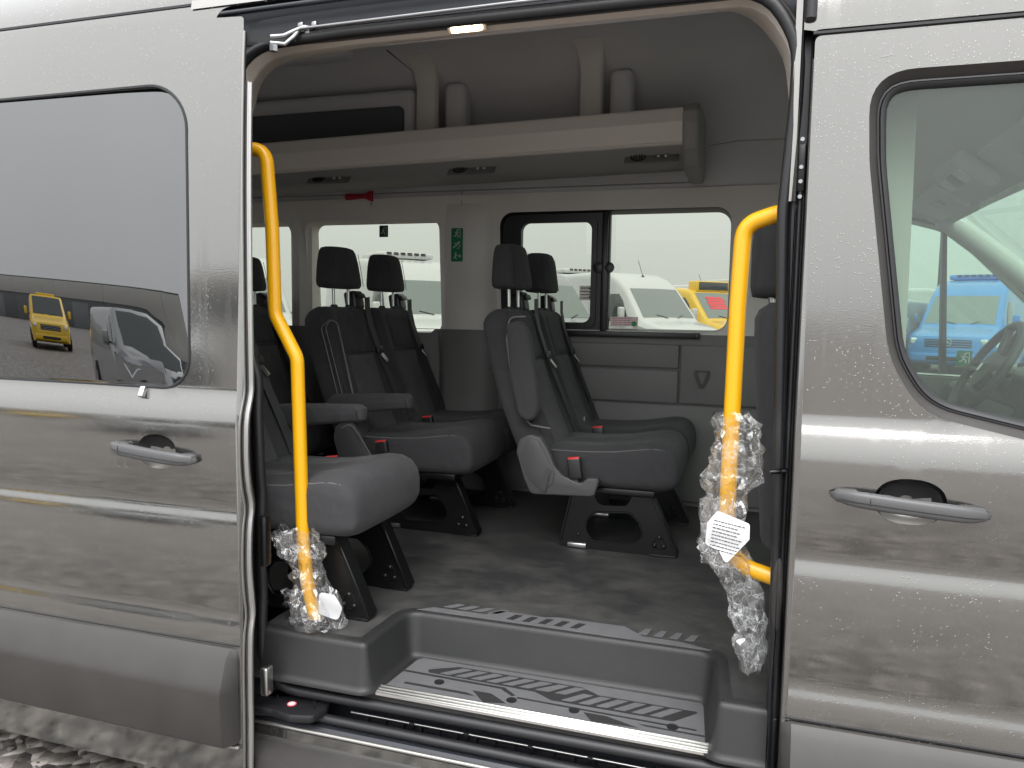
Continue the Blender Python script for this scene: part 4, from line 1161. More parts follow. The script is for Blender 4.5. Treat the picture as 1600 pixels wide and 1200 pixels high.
# ================================================================== SEATS (built at the origin: x forward from the hinge, y from the door side, z from the floor)
def sup(a, n):
    c, s = math.cos(a), math.sin(a)
    return math.copysign(abs(c) ** (2 / n), c), math.copysign(abs(s) ** (2 / n), s)
SP0, SP1 = Vector((-.064, .315)), Vector((-.268, .900))
def spine(t):
    p = SP0.lerp(SP1, t)
    return p + Vector((.955, .296)) * (-.018 * math.sin(math.pi * t) ** 1.0)
UN_ = (SP1 - SP0).normalized(); FN_ = Vector((UN_.y, -UN_.x))
def back_dims(t, w): return w * (1 - .05 * t ** 4), .138 - .014 * t
def front_off(v, t, w):            # height of the front face over the spine at v in -1..1
    ww, d = back_dims(t, w)
    base = d / 2 * (1 - abs(v) ** 5) ** (1 / 5) if abs(v) < 1 else 0
    return base + .020 * math.exp(-((abs(v) - .80) / .16) ** 2) * (0.35 + .65 * math.sin(math.pi * min(1, t * .9 + .1)))
def bp3(t, yc, off, v, w):
    p = spine(t) + FN_ * off
    return (p.x, yc + v * back_dims(t, w)[0] / 2, p.y)
def backrest(root, yc, w):
    loops = []
    ts = [-.03, 0.0, .03] + [.08 * i for i in range(1, 12)] + [.92, .96, .985, 1.0, 1.012, 1.02]
    for t in ts:
        q = 1.0
        if t > .93: q = math.sqrt(max(.03, 1 - ((t - .93) / .0905) ** 2))
        if t < .02: q = .9 if t > -.01 else .6
        ww, d = back_dims(min(1, max(0, t)), w)
        qs = 1 - (1 - q) * .30
        lp = []
        for k in range(40):
            cx, sy = sup(2 * math.pi * k / 40, 5)
            off = cx * d / 2 * q
            if cx > 0: off = front_off(sy * .999, min(1, max(0, t)), w) * q if abs(sy) < .999 else 0
            p = spine(t) + FN_ * off
            lp.append((p.x, yc + sy * ww / 2 * qs, p.y))
        loops.append(lp)
    b = loft('backrest', loops, M['fabric'], root, cap0=True, cap1=True, ang=70)
    def patch(name, t0, t1, v0, v1, m, lift):
        nt, nv = 14, 14
        loops = []
        for i in range(nt + 1):
            t = t0 + (t1 - t0) * i / nt
            row = []
            for j in range(nv + 1):
                vtap = v0 + (v1 - v0) * j / nv
                v = vtap * (1 - .10 * (1 - i / nt))
                e = min(i, nt - i, 1.0) * min(j, nv - j, 1.0)
                row.append(bp3(t, yc, front_off(v, t, w) + (lift if e >= 1 else -.003), v, w))
            loops.append(row)
        return loft(name, loops, m, b, closed=False, ang=60)
    patch('seat_back_insert', .06, .66, -.56, .56, M['insert'], .006)
    patch('upper_back_panel', .672, .955, -.58, .58, M['fabric'], .005)
    tube('back_seam', [bp3(.665, yc, front_off(v, .665, w) + .001, v, w) for v in np.linspace(-.58, .58, 12)], .0022, M['black'], b, 6)
    for s in (-1, 1):
        tube('side_piping', [bp3(t, yc, front_off(.93, t, w) * .96, s * .955, w) for t in np.linspace(.05, .93, 16)], .0021, M['fabric'], b, 6)
    return b
def headrest(root, yc):
    loops = []
    for q, z in [(.35, -.001), (.80, .002), (.95, .012), (1, .03), (1, .06), (1, .09), (.995, .115), (.97, .14), (.92, .158), (.80, .170), (.5, .1755), (.2, .177)]:
        k = max(0, z) / .177
        lean = -.035 * k * .3
        w = .262 * (1 - .20 * k ** 1.6) * (1 - (1 - q) * .6); d = (.122 - .030 * k) * (.25 + .75 * q)
        loops.append([(-.254 + lean + sup(a, 3.4)[0] * d / 2 + (.012 * (1 - sup(a, 3.4)[1] ** 2) if math.cos(a) > 0 else 0), yc + sup(a, 3.4)[1] * w / 2, .995 + z) for a in np.linspace(0, 2 * math.pi, 33)[:-1]])
    h = loft('headrest', loops, M['fabric'], root, cap0=True, cap1=True, ang=80)
    for s in (-1, 1):
        tube('headrest_post', [(-.243, yc + s * .062, .88), (-.247, yc + s * .062, 1.02)], .0068, M['steel'], h, 10)
        lathe('post_collar', [(.016, 0), (.016, .012), (.011, .017)], (-.243, yc + s * .062, .908), M['belt_guide'], h, 'z', 12)
        pts = []
        for q, z in ((.95, .012), (1, .06), (.99, .11), (.92, .155)):
            k = max(0, z) / .177
            pts.append((-.249 - .0105 * k + (.105 - .025 * k) / 2 * .80 + .006, yc + s * .262 * (1 - .2 * k ** 1.6) / 2 * .93, .995 + z))
        tube('headrest_seam', pts, .0014, M['belt_guide'], h, 5)
    return h
def cushion(root, yc, w, side_seam=True):
    st = [(-.05, .40, .28, .6), (-.03, .408, .268, .95), (.03, .408, .258, 1), (.12, .410, .252, 1), (.22, .418, .250, 1), (.30, .432, .250, 1), (.355, .442, .250, 1), (.395, .440, .252, 1), (.422, .428, .258, .99), (.440, .405, .270, .97), (.449, .375, .29, .93), (.452, .35, .31, .86)]
    loops = []
    for x, zt, zb, q in st:
        zc, h = (zt + zb) / 2, zt - zb
        lp = []
        for k in range(36):
            a = 2 * math.pi * k / 36 + math.pi / 36
            cz, sy = sup(a, 5.5)
            z = zc + cz * h / 2
            if cz > 0: z -= .016 * math.exp(-(sy / .45) ** 2) * (1 if x < .36 else .3)      # hollow of the seat
            lp.append((x, yc + sy * w / 2 * q, z))
        loops.append(lp)
    c = loft('seat_cushion', loops, M['fabric'], root, cap0=True, cap1=True, ang=70)
    def top(x, v):
        zt = np.interp(x, [s[0] for s in st], [s[1] for s in st])
        return zt - .016 * math.exp(-(v / .45) ** 2) * (1 if x < .36 else .3) - (zt - .33) * (1 - (1 - abs(v) ** 5.5) ** (1 / 5.5))
    loops = []
    xs = np.linspace(-.02, .345, 12)
    for i, x in enumerate(xs):
        row = []
        for j in range(13):
            v = -.62 + 1.24 * j / 12
            e = min(i, 11 - i, 1) * min(j, 12 - j, 1)
            row.append((x + .05 * (1 - (j / 6 - 1) ** 2) * (i / 11), yc + v * w / 2, top(x, v) + (.005 if e else -.004)))
        loops.append(row)
    loft('seat_insert', loops, M['insert'], c, closed=False, ang=60)
    for s in (-1, 1):
        tube('cushion_seam', [(x, yc + s * w / 2 * .955, top(x, .93) - .004) for x in np.linspace(-.02, .40, 14)], .0018, M['pipe'], c, 5)
    return c
LEGO = [tuple(p) for p in fillet([(0.0, 0), (.452, 0), (.452, .02), (.340, .262), (.292, .262), (.272, .205), (.255, .180), (.168, .176), (.145, .185), (.122, .255), (.052, .255), (.012, .09)], [.004, .006, .01, .02, .006, .02, .02, .02, .02, .006, .02, .05], 5, True)]
LEGH = [tuple(p) for p in fillet([(.105, .075), (.125, .036), (.290, .042), (.325, .075), (.305, .125), (.27, .158), (.135, .146), (.106, .115)], [.03, .03, .03, .03, .03, .03, .03, .03], 5, True)][::1]
def leg(root, y, flip=1):
    def m(u, v, w): return (u, y + w * flip, v)
    lg = plate('leg', LEGO, [LEGH], m, 0, .012, M['blackmetal'], root)
    # flanges: front edge, rear edge, rim of the hole
    for a, b in (((.4515, .012), (.338, .256)), ((.006, .03), (.052, .25))):
        a, b = Vector(a), Vector(b); d = (b - a).normalized(); n = Vector((-d.y, d.x)) * .005
        mb = MB().put(*prism_geo([tuple(a + n), tuple(a - n), tuple(b - n), tuple(b + n)], lambda u, v, w: (u, y + w * flip, v), -.006, .045, .002, 1))
        mb.build('leg_flange', M['blackmetal'], lg, 40)
    tube('hole_rim', [(p[0], y - .001 * flip, p[1]) for p in LEGH], .0035, M['blackmetal'], lg, 6, True)
    for u, v, r in ((.075, .222, .013), (.318, .232, .012), (.075, .055, .007), (.385, .072, .0075), (.368, .042, .0075), (.402, .040, .0075)):
        lathe('bolt', [(r, 0), (r, -.004 * flip), (r * .65, -.006 * flip), (r * .6, -.010 * flip), (r * .3, -.011 * flip)], (u, y, v), M['blackmetal'] if r < .01 else M['black'], lg, 'y', 10)
    tri = [(.385 + .040 * math.cos(t), .052 + .040 * math.sin(t)) for t in (R(90), R(215), R(325))]
    tube('bolt_rim', [(p.x, y - .0005 * flip, p.y) for p in fillet([Vector(q) for q in tri], .014, 4, True)], .0025, M['blackmetal'], lg, 6, True)
    box('foot_clamp', (.070, y - .002 * flip, .012), (.075, .016, .018), M['steel'], lg, .003)
    box('foot_clamp', (.40, y + .01 * flip, .004), (.10, .035, .008), M['blackmetal'], lg, .002)
    return lg
SHELL = [tuple(p) for p in fillet([(-.142, .382), (-.132, .43), (-.093, .453), (-.05, .442), (-.022, .403), (.008, .338), (.038, .306), (.107, .281), (.130, .302), (.168, .307), (.175, .293), (.158, .236), (-.084, .226), (-.112, .287)],
                                  [.03, .03, .03, .03, .03, .05, .03, .02, .012, .008, .008, .02, .03, .05], 5, True)]
def shell(root, y0, y1):
    s = prism('recliner_cover', SHELL, XZ, y0, y1, M['shell'], root, .006, 3)
    prism('cover_inset', [tuple(p) for p in fillet([(-.125, .38), (-.09, .44), (-.055, .43), (.01, .315), (.0, .26), (-.06, .255), (-.10, .30)], .03, 5, True)], XZ, y0 - .004, y0 + .01, M['shell'], s, .003)
    return s
def buckle(root, x, y, z, tilt=-8):
    rm = rot3('Y', tilt)
    b = box('belt_buckle', (x, y, z), (.050, .026, .078), M['belt_guide'], root, .006, 3, rm)
    box('release_button', Vector((x, y - .001, z)) + rm @ Vector((0, 0, .037)), (.044, .022, .010), M['red'], b, .003, 2, rm)
    ribbon('buckle_strap', [(x, y, z - .03), (x - .004, y, z - .09)], (1, 0, 0), .028, .004, M['belt'], b)
    return b
def belt(root, yc, w, s=1):
    """shoulder guide on the backrest and strap down to the hip"""
    yg = yc + s * .150
    gd = box('belt_guide', (-.265, yg, .945), (.060, .085, .085), M['belt_guide'], root, .014, 3, rot3('Y', -10))
    box('guide_slot', (-.232, yg + .002, .968), (.012, .064, .022), M['black'], gd, .004, 2, rot3('Y', -30))
    pts = []
    for t, v, lift in ((1.05, .62, .03), (.97, .64, .016), (.85, .66, .009), (.7, .69, .008), (.55, .72, .008), (.4, .76, .008), (.25, .80, .008), (.12, .83, .008), (.05, .84, .012)):
        tt = min(1, t)
        p = spine(t) + FN_ * (front_off(v, tt, w) + lift)
        pts.append((p.x, yc + s * v * back_dims(tt, w)[0] / 2, p.y))
    st = ribbon('belt_strap', pts, (0, 1, 0), .046, .0022, M['belt'], root)
    p = Vector(pts[3])
    box('belt_tongue', p + Vector((.010, 0, -.02)), (.014, .055, .03), M['belt_guide'], st, .004, 2, rot3('Y', -17))
    box('tongue_blade', p + Vector((.030, .012 * s, -.055)), (.005, .024, .045), M['steel'], st, .002, 2, rot3('Y', -35) @ rot3('X', 18))
    box('belt_anchor', Vector(pts[-1]) + Vector((.012, 0, -.01)), (.03, .05, .035), M['belt_guide'], root, .006)
    return st
def armrest(root, y, down, L=.36):
    if down:
        pl_ = [tuple(p) for p in fillet([(-.17, .51), (-.12, .565), (.0, .572), (.20, .580), (.222, .570), (.222, .525), (.20, .520), (.03, .500), (-.12, .47)], [.02, .03, .05, .015, .012, .012, .02, .05, .03], 5, True)]
    else:
        pl_ = [tuple(p) for p in fillet([(-.19, .86), (-.135, .875), (-.10, .83), (-.065, .64), (-.055, .55), (-.070, .51), (-.100, .498), (-.135, .52), (-.165, .64)], [.02, .03, .05, .05, .04, .03, .03, .04, .05], 5, True)]
    return prism('armrest', pl_, XZ, y - .028, y + .028, M['vinyl'], root, .016, 3, 60)

def make_seat(name, ycs, w, legs, arm=None, shells=(), buckles=(), belts=True, slot=False):
    root = empty(name)
    for yc in ycs:
        cushion(root, yc, w - .004); b = backrest(root, yc, w - .006); headrest(root, yc)
        if belts: belt(root, yc, w)
    for y in legs: leg(root, y)
    # frame under the cushions
    box('seat_frame', (.20, (min(ycs) + max(ycs)) / 2, .245), (.34, (max(ycs) - min(ycs)) + w - .06, .028), M['blackmetal'], root, .006)
    for y0, y1 in shells: shell(root, y0, y1)
    for x, y, z in buckles: buckle(root, x, y, z)
    if arm: armrest(root, *arm)
    return root

seatA = make_seat('double_seat', (.235, .675), .436, (.10, .575), (-.014, False), ((-.030, .010),), ((.083, -.018, .335), (.075, .455, .385)))
# piping round the side panel where the armrest folds away
tube('side_panel_piping', [tuple(p) for p in fillet([(-.125, .010, .888), (-.188, .006, .885), (-.196, .004, .80), (-.172, .004, .64), (-.140, .003, .53), (-.095, .003, .482), (-.02, .004, .474)], .03, 5)], .0035, M['pipe'], seatA, 6)
ribbon('lap_strap', [(-.012, -.036, .33), (-.024, -.040, .29), (-.034, -.036, .245)], (1, 0, 0), .022, .003, M['belt'], seatA)
lathe('anchor_symbol', [(.010, 0), (.010, .001)], (.0, 0, 0), M['paper'], seatA, 'x', 12).location = Vector((.018, .42, .46))
seatA.location = (-.70, .98, FZ)
tag(seatA, 'double black fabric seat nearest the front, its side armrest folded up', 'seat', 'passenger seats')

seatB = make_seat('double_seat', (.235, .675), .436, (.10, .575), (-.030, True), ((-.012, .012),), ((.083, -.012, .345), (.075, .455, .385)))
for q in (0, .022):
    tube('armrest_slot_piping', [tuple(p) for p in fillet([(-.10 - q, .012, .52), (-.185 - q, .010, .83), (-.165, .012, .862), (-.135, .018, .85), (-.055 + q * .2, .014, .52)], .02, 5)], .0024, M['pipe'], seatB, 6)
tube('cover_edge', [(p[0], -.014, p[1]) for p in fillet([(-.10, .425), (-.06, .445), (-.02, .40), (.04, .31)], .03, 5)], .004, M['pipe'], seatB, 6)
seatB.location = (-1.49, .98, FZ)
tag(seatB, 'double black fabric seat by the rear window with its armrest lowered', 'seat', 'passenger seats')

seatC = make_seat('single_seat', (.228,), .450, (.085, .345), (.482, True), ((.448, .476),), ((.105, .466, .355),))
tube('cover_edge', [(p[0], .447, p[1]) for p in fillet([(-.10, .425), (-.06, .445), (-.02, .40), (.04, .31)], .03, 5)], .004, M['pipe'], seatC, 6)
seatC.location = (-1.49, .09, FZ)
tag(seatC, 'single black fabric seat beside the left yellow pole, behind the open door', 'seat', 'passenger seats')

seatD = copy_tree(seatB)
seatD.location = (-2.30, .98, FZ)
seatD['label'] = 'rearmost double black fabric seat, its headrest showing left of the pole'

# front passenger seat: only the edge of its back shows past the right pole
seatF = empty('front_seat')
loops = []
for t in [-.02, 0, .05, .15, .3, .5, .7, .85, .93, .97, 1.0]:
    q = 1 if t < .9 else math.sqrt(max(.05, 1 - ((t - .9) / .103) ** 2))
    x = .02 - .06 * t; z = .30 + .64 * t; d = .15 - .03 * t
    loops.append([(x + sup(a, 4)[0] * d / 2 * q, .25 + sup(a, 4)[1] * .25 * (1 - .12 * t ** 3) * (.6 + .4 * q), z) for a in np.linspace(0, 2 * math.pi, 29)[:-1]])
fb = loft('backrest', loops, M['fabric'], seatF, cap0=True, cap1=True, ang=70)
loops = []
for q, z in [(.4, .0), (.9, .004), (1, .03), (1, .13), (.95, .18), (.75, .205), (.3, .213)]:
    loops.append([(-.055 + sup(a, 3.4)[0] * .055 * q, .25 + sup(a, 3.4)[1] * .15 * (.5 + .5 * q), .955 + z) for a in np.linspace(0, 2 * math.pi, 29)[:-1]])
fh = loft('headrest', loops, M['fabric'], seatF, cap0=True, cap1=True, ang=80)
for s in (-1, 1): tube('headrest_post', [(-.045, .25 + s * .06, .9), (-.055, .25 + s * .06, .98)], .007, M['steel'], fh, 8)
fc = box('seat_cushion', (.30, .25, .36), (.52, .50, .16), M['fabric'], seatF, .05, 4)
box('seat_base', (.30, .25, .14), (.42, .44, .28), M['black'], seatF, .02)
seatF.location = (.085, .34, FZ)
tag(seatF, 'front passenger seat back in black fabric behind the right yellow pole', 'seat')

# ================================================================== YELLOW GRAB POLES
def pole(name, pts, r, rad, label, mounts):
    p = fillet([Vector(q) for q in pts], rad, 8)
    q = []
    for a, b in zip(p, p[1:]):
        n = max(1, int((b - a).length / .03))
        q += [a.lerp(b, k / n) for k in range(n)]
    q.append(p[-1])
    o = tube(name, q, r, M['yellow'], None, 18)
    tag(o, label, 'grab pole', 'yellow grab poles')
    for c, ax_, rr in mounts:
        lathe('pole_mount', [(rr, -.006), (rr, .004), (rr * .7, .012)], c, M['black'], o, ax_, 18)
    return o
import_pts_L = [(-1.40, .085, 1.925), (-1.315, .10, 1.918), (-1.298, .10, 1.70), (-1.292, .10, 1.465), (-1.222, .10, 1.345), (-1.208, .10, .80), (-1.196, .10, .70), (-1.172, .105, .585)]
polL = pole('grab_pole', import_pts_L, .0190, [0, .045, .5, .06, .06, .5, .3, 0], 'left yellow grab pole with a kink at seat height', [((-1.37, .088, 1.927), 'x', .026), ((-1.172, .105, .588), 'z', .034)])
import_pts_R = [(.075, .075, 1.715), (.03, .095, 1.712), (-.040, .11, 1.690), (-.046, .11, 1.50), (-.050, .11, 1.05), (-.050, .115, .925), (.0, .11, .885), (.075, .09, .872)]
polR = pole('grab_pole', import_pts_R, .0195, [0, .1, .05, .4, .4, .07, .07, 0], 'right yellow grab pole next to the front door', [((.066, .078, 1.714), 'x', .03), ((.066, .092, .873), 'x', .03)])

# ================================================================== CRUMPLED PLASTIC WRAP
def film_mat():
    m = bpy.data.materials.new('clear_plastic_film'); m.use_nodes = True
    nt = m.node_tree; nt.nodes.clear(); L = nt.links
    out = nt.nodes.new('ShaderNodeOutputMaterial')
    tr = nt.nodes.new('ShaderNodeBsdfTransparent'); tr.inputs[0].default_value = (.985, .985, .99, 1)
    gl = nt.nodes.new('ShaderNodeBsdfGlossy'); gl.inputs['Roughness'].default_value = .11; gl.inputs['Color'].default_value = (1, 1, 1, 1)
    df = nt.nodes.new('ShaderNodeBsdfDiffuse'); df.inputs[0].default_value = (.85, .86, .88, 1)
    tl = nt.nodes.new('ShaderNodeBsdfTranslucent'); tl.inputs[0].default_value = (.85, .86, .88, 1)
    fr = thin_fresnel(nt, 1.8)
    tc = nt.nodes.new('ShaderNodeTexCoord')
    n = nt.nodes.new('ShaderNodeTexVoronoi'); n.feature = 'DISTANCE_TO_EDGE'; n.inputs['Scale'].default_value = 21
    n2 = nt.nodes.new('ShaderNodeTexNoise'); n2.inputs['Scale'].default_value = 22; n2.inputs['Detail'].default_value = 3
    add_ = nt.nodes.new('ShaderNodeVectorMath'); add_.operation = 'MULTIPLY_ADD'; add_.inputs[1].default_value = (.06, .06, .06)
    L.new(tc.outputs['Object'], n2.inputs['Vector'])
    L.new(n2.outputs['Color'], add_.inputs[0]); L.new(tc.outputs['Object'], add_.inputs[2]); L.new(add_.outputs[0], n.inputs['Vector'])
    bp = nt.nodes.new('ShaderNodeBump'); bp.inputs['Strength'].default_value = .8; bp.inputs['Distance'].default_value = .012
    L.new(n.outputs['Distance'], bp.inputs['Height'])
    for q in (gl, fr): L.new(bp.outputs[0], q.inputs['Normal'])
    cr = nt.nodes.new('ShaderNodeMapRange'); cr.inputs['From Min'].default_value = 0.0; cr.inputs['From Max'].default_value = .045
    cr.inputs['From Min'].default_value = .38; cr.inputs['From Max'].default_value = .66
    cr.inputs['To Min'].default_value = .03; cr.inputs['To Max'].default_value = .15
    L.new(n2.outputs['Fac'], cr.inputs['Value'])
    ed = nt.nodes.new('ShaderNodeMapRange'); ed.inputs['From Min'].default_value = 0.0; ed.inputs['From Max'].default_value = .03
    ed.inputs['To Min'].default_value = .6; ed.inputs['To Max'].default_value = 0.0
    L.new(n.outputs['Distance'], ed.inputs['Value'])
    mxm = nt.nodes.new('ShaderNodeMath'); mxm.operation = 'MAXIMUM'
    L.new(cr.outputs[0], mxm.inputs[0]); L.new(ed.outputs[0], mxm.inputs[1])
    md = nt.nodes.new('ShaderNodeMixShader'); md.inputs[0].default_value = .5
    L.new(df.outputs[0], md.inputs[1]); L.new(tl.outputs[0], md.inputs[2])
    m1 = nt.nodes.new('ShaderNodeMixShader'); L.new(mxm.outputs[0], m1.inputs[0]); L.new(tr.outputs[0], m1.inputs[1]); L.new(md.outputs[0], m1.inputs[2])
    m2 = nt.nodes.new('ShaderNodeMixShader'); L.new(fr.outputs[0], m2.inputs[0]); L.new(m1.outputs[0], m2.inputs[1]); L.new(gl.outputs[0], m2.inputs[2])
    L.new(m2.outputs[0], out.inputs[0])
    return m
M['film'] = film_mat()
from mathutils import noise as mnoise
def wrap(name, stations, seed, label, parent=None, flat=1.0):
    """sleeve of thin film round a path: stations = (point, radius, dx)"""
    r_ = random.Random(seed)
    P = [(Vector(s[0]), s[1]) for s in stations]
    pts = []
    for (a, ra), (b, rb) in zip(P, P[1:]):
        n = max(1, int((b - a).length / .015))
        pts += [(a.lerp(b, k / n), ra + (rb - ra) * k / n) for k in range(n)]
    pts.append(P[-1])
    loops = []
    seg = 30
    for i, (p, rr) in enumerate(pts):
        gather = .92 + .20 * math.sin(i * 1.25 + seed) * (.5 + .5 * math.sin(i * .31 + 2 * seed)) + .07 * r_.uniform(-1, 1)
        lp = []
        for k in range(seg):
            a = 2 * math.pi * k / seg
            a2 = a + .05 * i
            v = Vector((math.cos(a2) * 1.5, math.sin(a2) * 1.5, i * .085 + seed * 7))
            nn = mnoise.noise(v * 1.3) * .55 + mnoise.noise(v * 3.2) * .45
            q = rr * gather * (1 + .65 * nn) + .004 * r_.uniform(-1, 1)
            q = max(.0225, q)
            lp.append(p + Vector((math.cos(a) * q, math.sin(a) * q * flat, .018 * mnoise.noise(v * 1.6 + Vector((9, 3, 1))))))
        loops.append(lp)
    o = loft(name, loops, M['film'], parent, ang=5)
    if label: tag(o, label, 'plastic wrap', 'plastic wraps on the poles')
    return o
wL = wrap('plastic_wrap', [((-1.222, .095, .865), .055), ((-1.226, .095, .84), .060), ((-1.205, .10, .79), .052), ((-1.198, .10, .745), .042), ((-1.192, .10, .70), .045), ((-1.18, .095, .665), .070), ((-1.165, .095, .625), .078), ((-1.165, .095, .592), .080)], 3, 'crumpled clear plastic wrap round the foot of the left pole')
# loose flap of the same sleeve, hanging to the left
def flap(parent, corners, seed, nu=14, nv=10, amp=.02):
    a, b, c, d = [Vector(q) for q in corners]
    loops = []
    nrm = (b - a).cross(d - a).normalized()
    for i in range(nv + 1):
        v = i / nv; row = []
        for j in range(nu + 1):
            u = j / nu
            p = a.lerp(b, u).lerp(d.lerp(c, u), v)
            w = Vector((u * 2.4 + seed, v * 2.4, seed * 1.7))
            p = p + nrm * amp * (mnoise.noise(w * 1.2) + .6 * mnoise.noise(w * 3)) + Vector((mnoise.noise(w * 2.2 + Vector((5, 0, 0))), 0, mnoise.noise(w * 2.2 + Vector((0, 5, 0))))) * amp * .6
            row.append(p)
        loops.append(row)
    return loft('film_flap', loops, M['film'], parent, closed=False, ang=25)
flap(wL, [(-1.31, .07, .845), (-1.21, .075, .868), (-1.20, .08, .80), (-1.27, .07, .775)], 1.3)
flap(wL, [(-1.265, .075, .68), (-1.205, .08, .69), (-1.20, .07, .635), (-1.255, .07, .64)], 4.3)
flap(wL, [(-1.25, .06, .60), (-1.13, .05, .585), (-1.085, .07, .592), (-1.16, .09, .63)], 6.1)
wR = wrap('plastic_wrap', [((-.047, .108, 1.255), .040), ((-.040, .108, 1.235), .055), ((-.036, .108, 1.19), .058), ((-.040, .105, 1.13), .062), ((-.047, .108, 1.08), .058), ((-.052, .11, 1.02), .050), ((-.060, .108, .98), .060), ((-.055, .108, .93), .060), ((-.03, .10, .88), .050), ((.0, .10, .835), .040), ((.008, .095, .79), .042), ((.014, .09, .73), .040), ((.018, .085, .68), .030), ((.016, .08, .645), .026)], 8, 'crumpled clear plastic wrap hanging on the right pole', flat=.8)
flap(wR, [(-.112, .065, 1.055), (-.03, .05, 1.06), (-.02, .055, .90), (-.105, .07, .90)], 2.2, amp=.010)
# paper slips inside the wraps
def slip(name, outline, c, ux, uz, label, parent, seed):
    ux, uz = Vector(ux).normalized(), Vector(uz).normalized(); n = ux.cross(uz)
    def m(u, v, w):
        bend = .010 * math.sin(u * 34) + .006 * math.sin(v * 50)
        return tuple(Vector(c) + ux * u + uz * v + n * (w + bend))
    P, F = fill2d(outline, [], np.arange(-.08, .08, .008), np.arange(-.08, .08, .008))
    o = add(name, [m(p[0], p[1], 0) for p in P], F.tolist(), M['paper'], None, 60)
    tag(o, label, 'paper', None)
    mb = MB(); r_ = random.Random(seed)
    for i in range(9 if seed == 2 else 0):
        v = .038 - .0085 * i
        u = -.034
        while u < .020 + .012 * r_.random():
            w_ = r_.uniform(.003, .009)
            q = [m(u, v, .0009), m(u + w_, v, .0009), m(u + w_, v + .0022, .0009), m(u, v + .0022, .0009)]
            mb.put(q, [(0, 1, 2, 3)]); u += w_ + .0018
    if mb.v: mb.build('faint_print', M['ink'], o, None)
    return o
slip('paper_slip', [tuple(p) for p in fillet([(-.048, .030), (-.030, .062), (.045, .050), (.050, .015), (.008, -.055), (-.012, -.030), (-.045, -.022)], .008, 4, True)], (-.048, .048, .965), (1, 0, -.12), (.12, .1, 1), 'white printed paper slip inside the wrap on the right pole', None, 2)
slip('paper_slip', [tuple(p) for p in fillet([(-.03, .03), (.02, .04), (.05, .012), (.045, -.03), (-.02, -.035)], .015, 4, True)], (-1.120, .075, .655), (1, .2, -.25), (.25, .1, 1), 'blank white paper slip in the wrap at the left pole foot', None, 5)

# ================================================================== EMERGENCY HAMMER above the rear window
hm = empty('emergency_hammer', (-1.985, 1.84, 2.07))
hb = [(-2.075, 2.058), (-2.07, 2.052), (-2.01, 2.056), (-1.96, 2.058), (-1.935, 2.046), (-1.918, 2.040), (-1.918, 2.098), (-1.935, 2.094), (-1.96, 2.080), (-2.01, 2.082), (-2.07, 2.084), (-2.075, 2.078)]
prism('hammer_body', hb, XZ, 1.835, 1.858, M['hammer'], hm, .005)
box('hammer_holder', (-1.99, 1.862, 2.069), (.10, .012, .03), M['hammer'], hm, .004)
for z in (2.036, 2.102): lathe('hammer_tip', [(.007, -.006), (.003, .004 if z > 2.07 else -.012)], (-1.926, 1.846, z), M['steel'], hm, 'z', 8)
tag(hm, 'red emergency hammer in its holder above the rear side window', 'hammer')

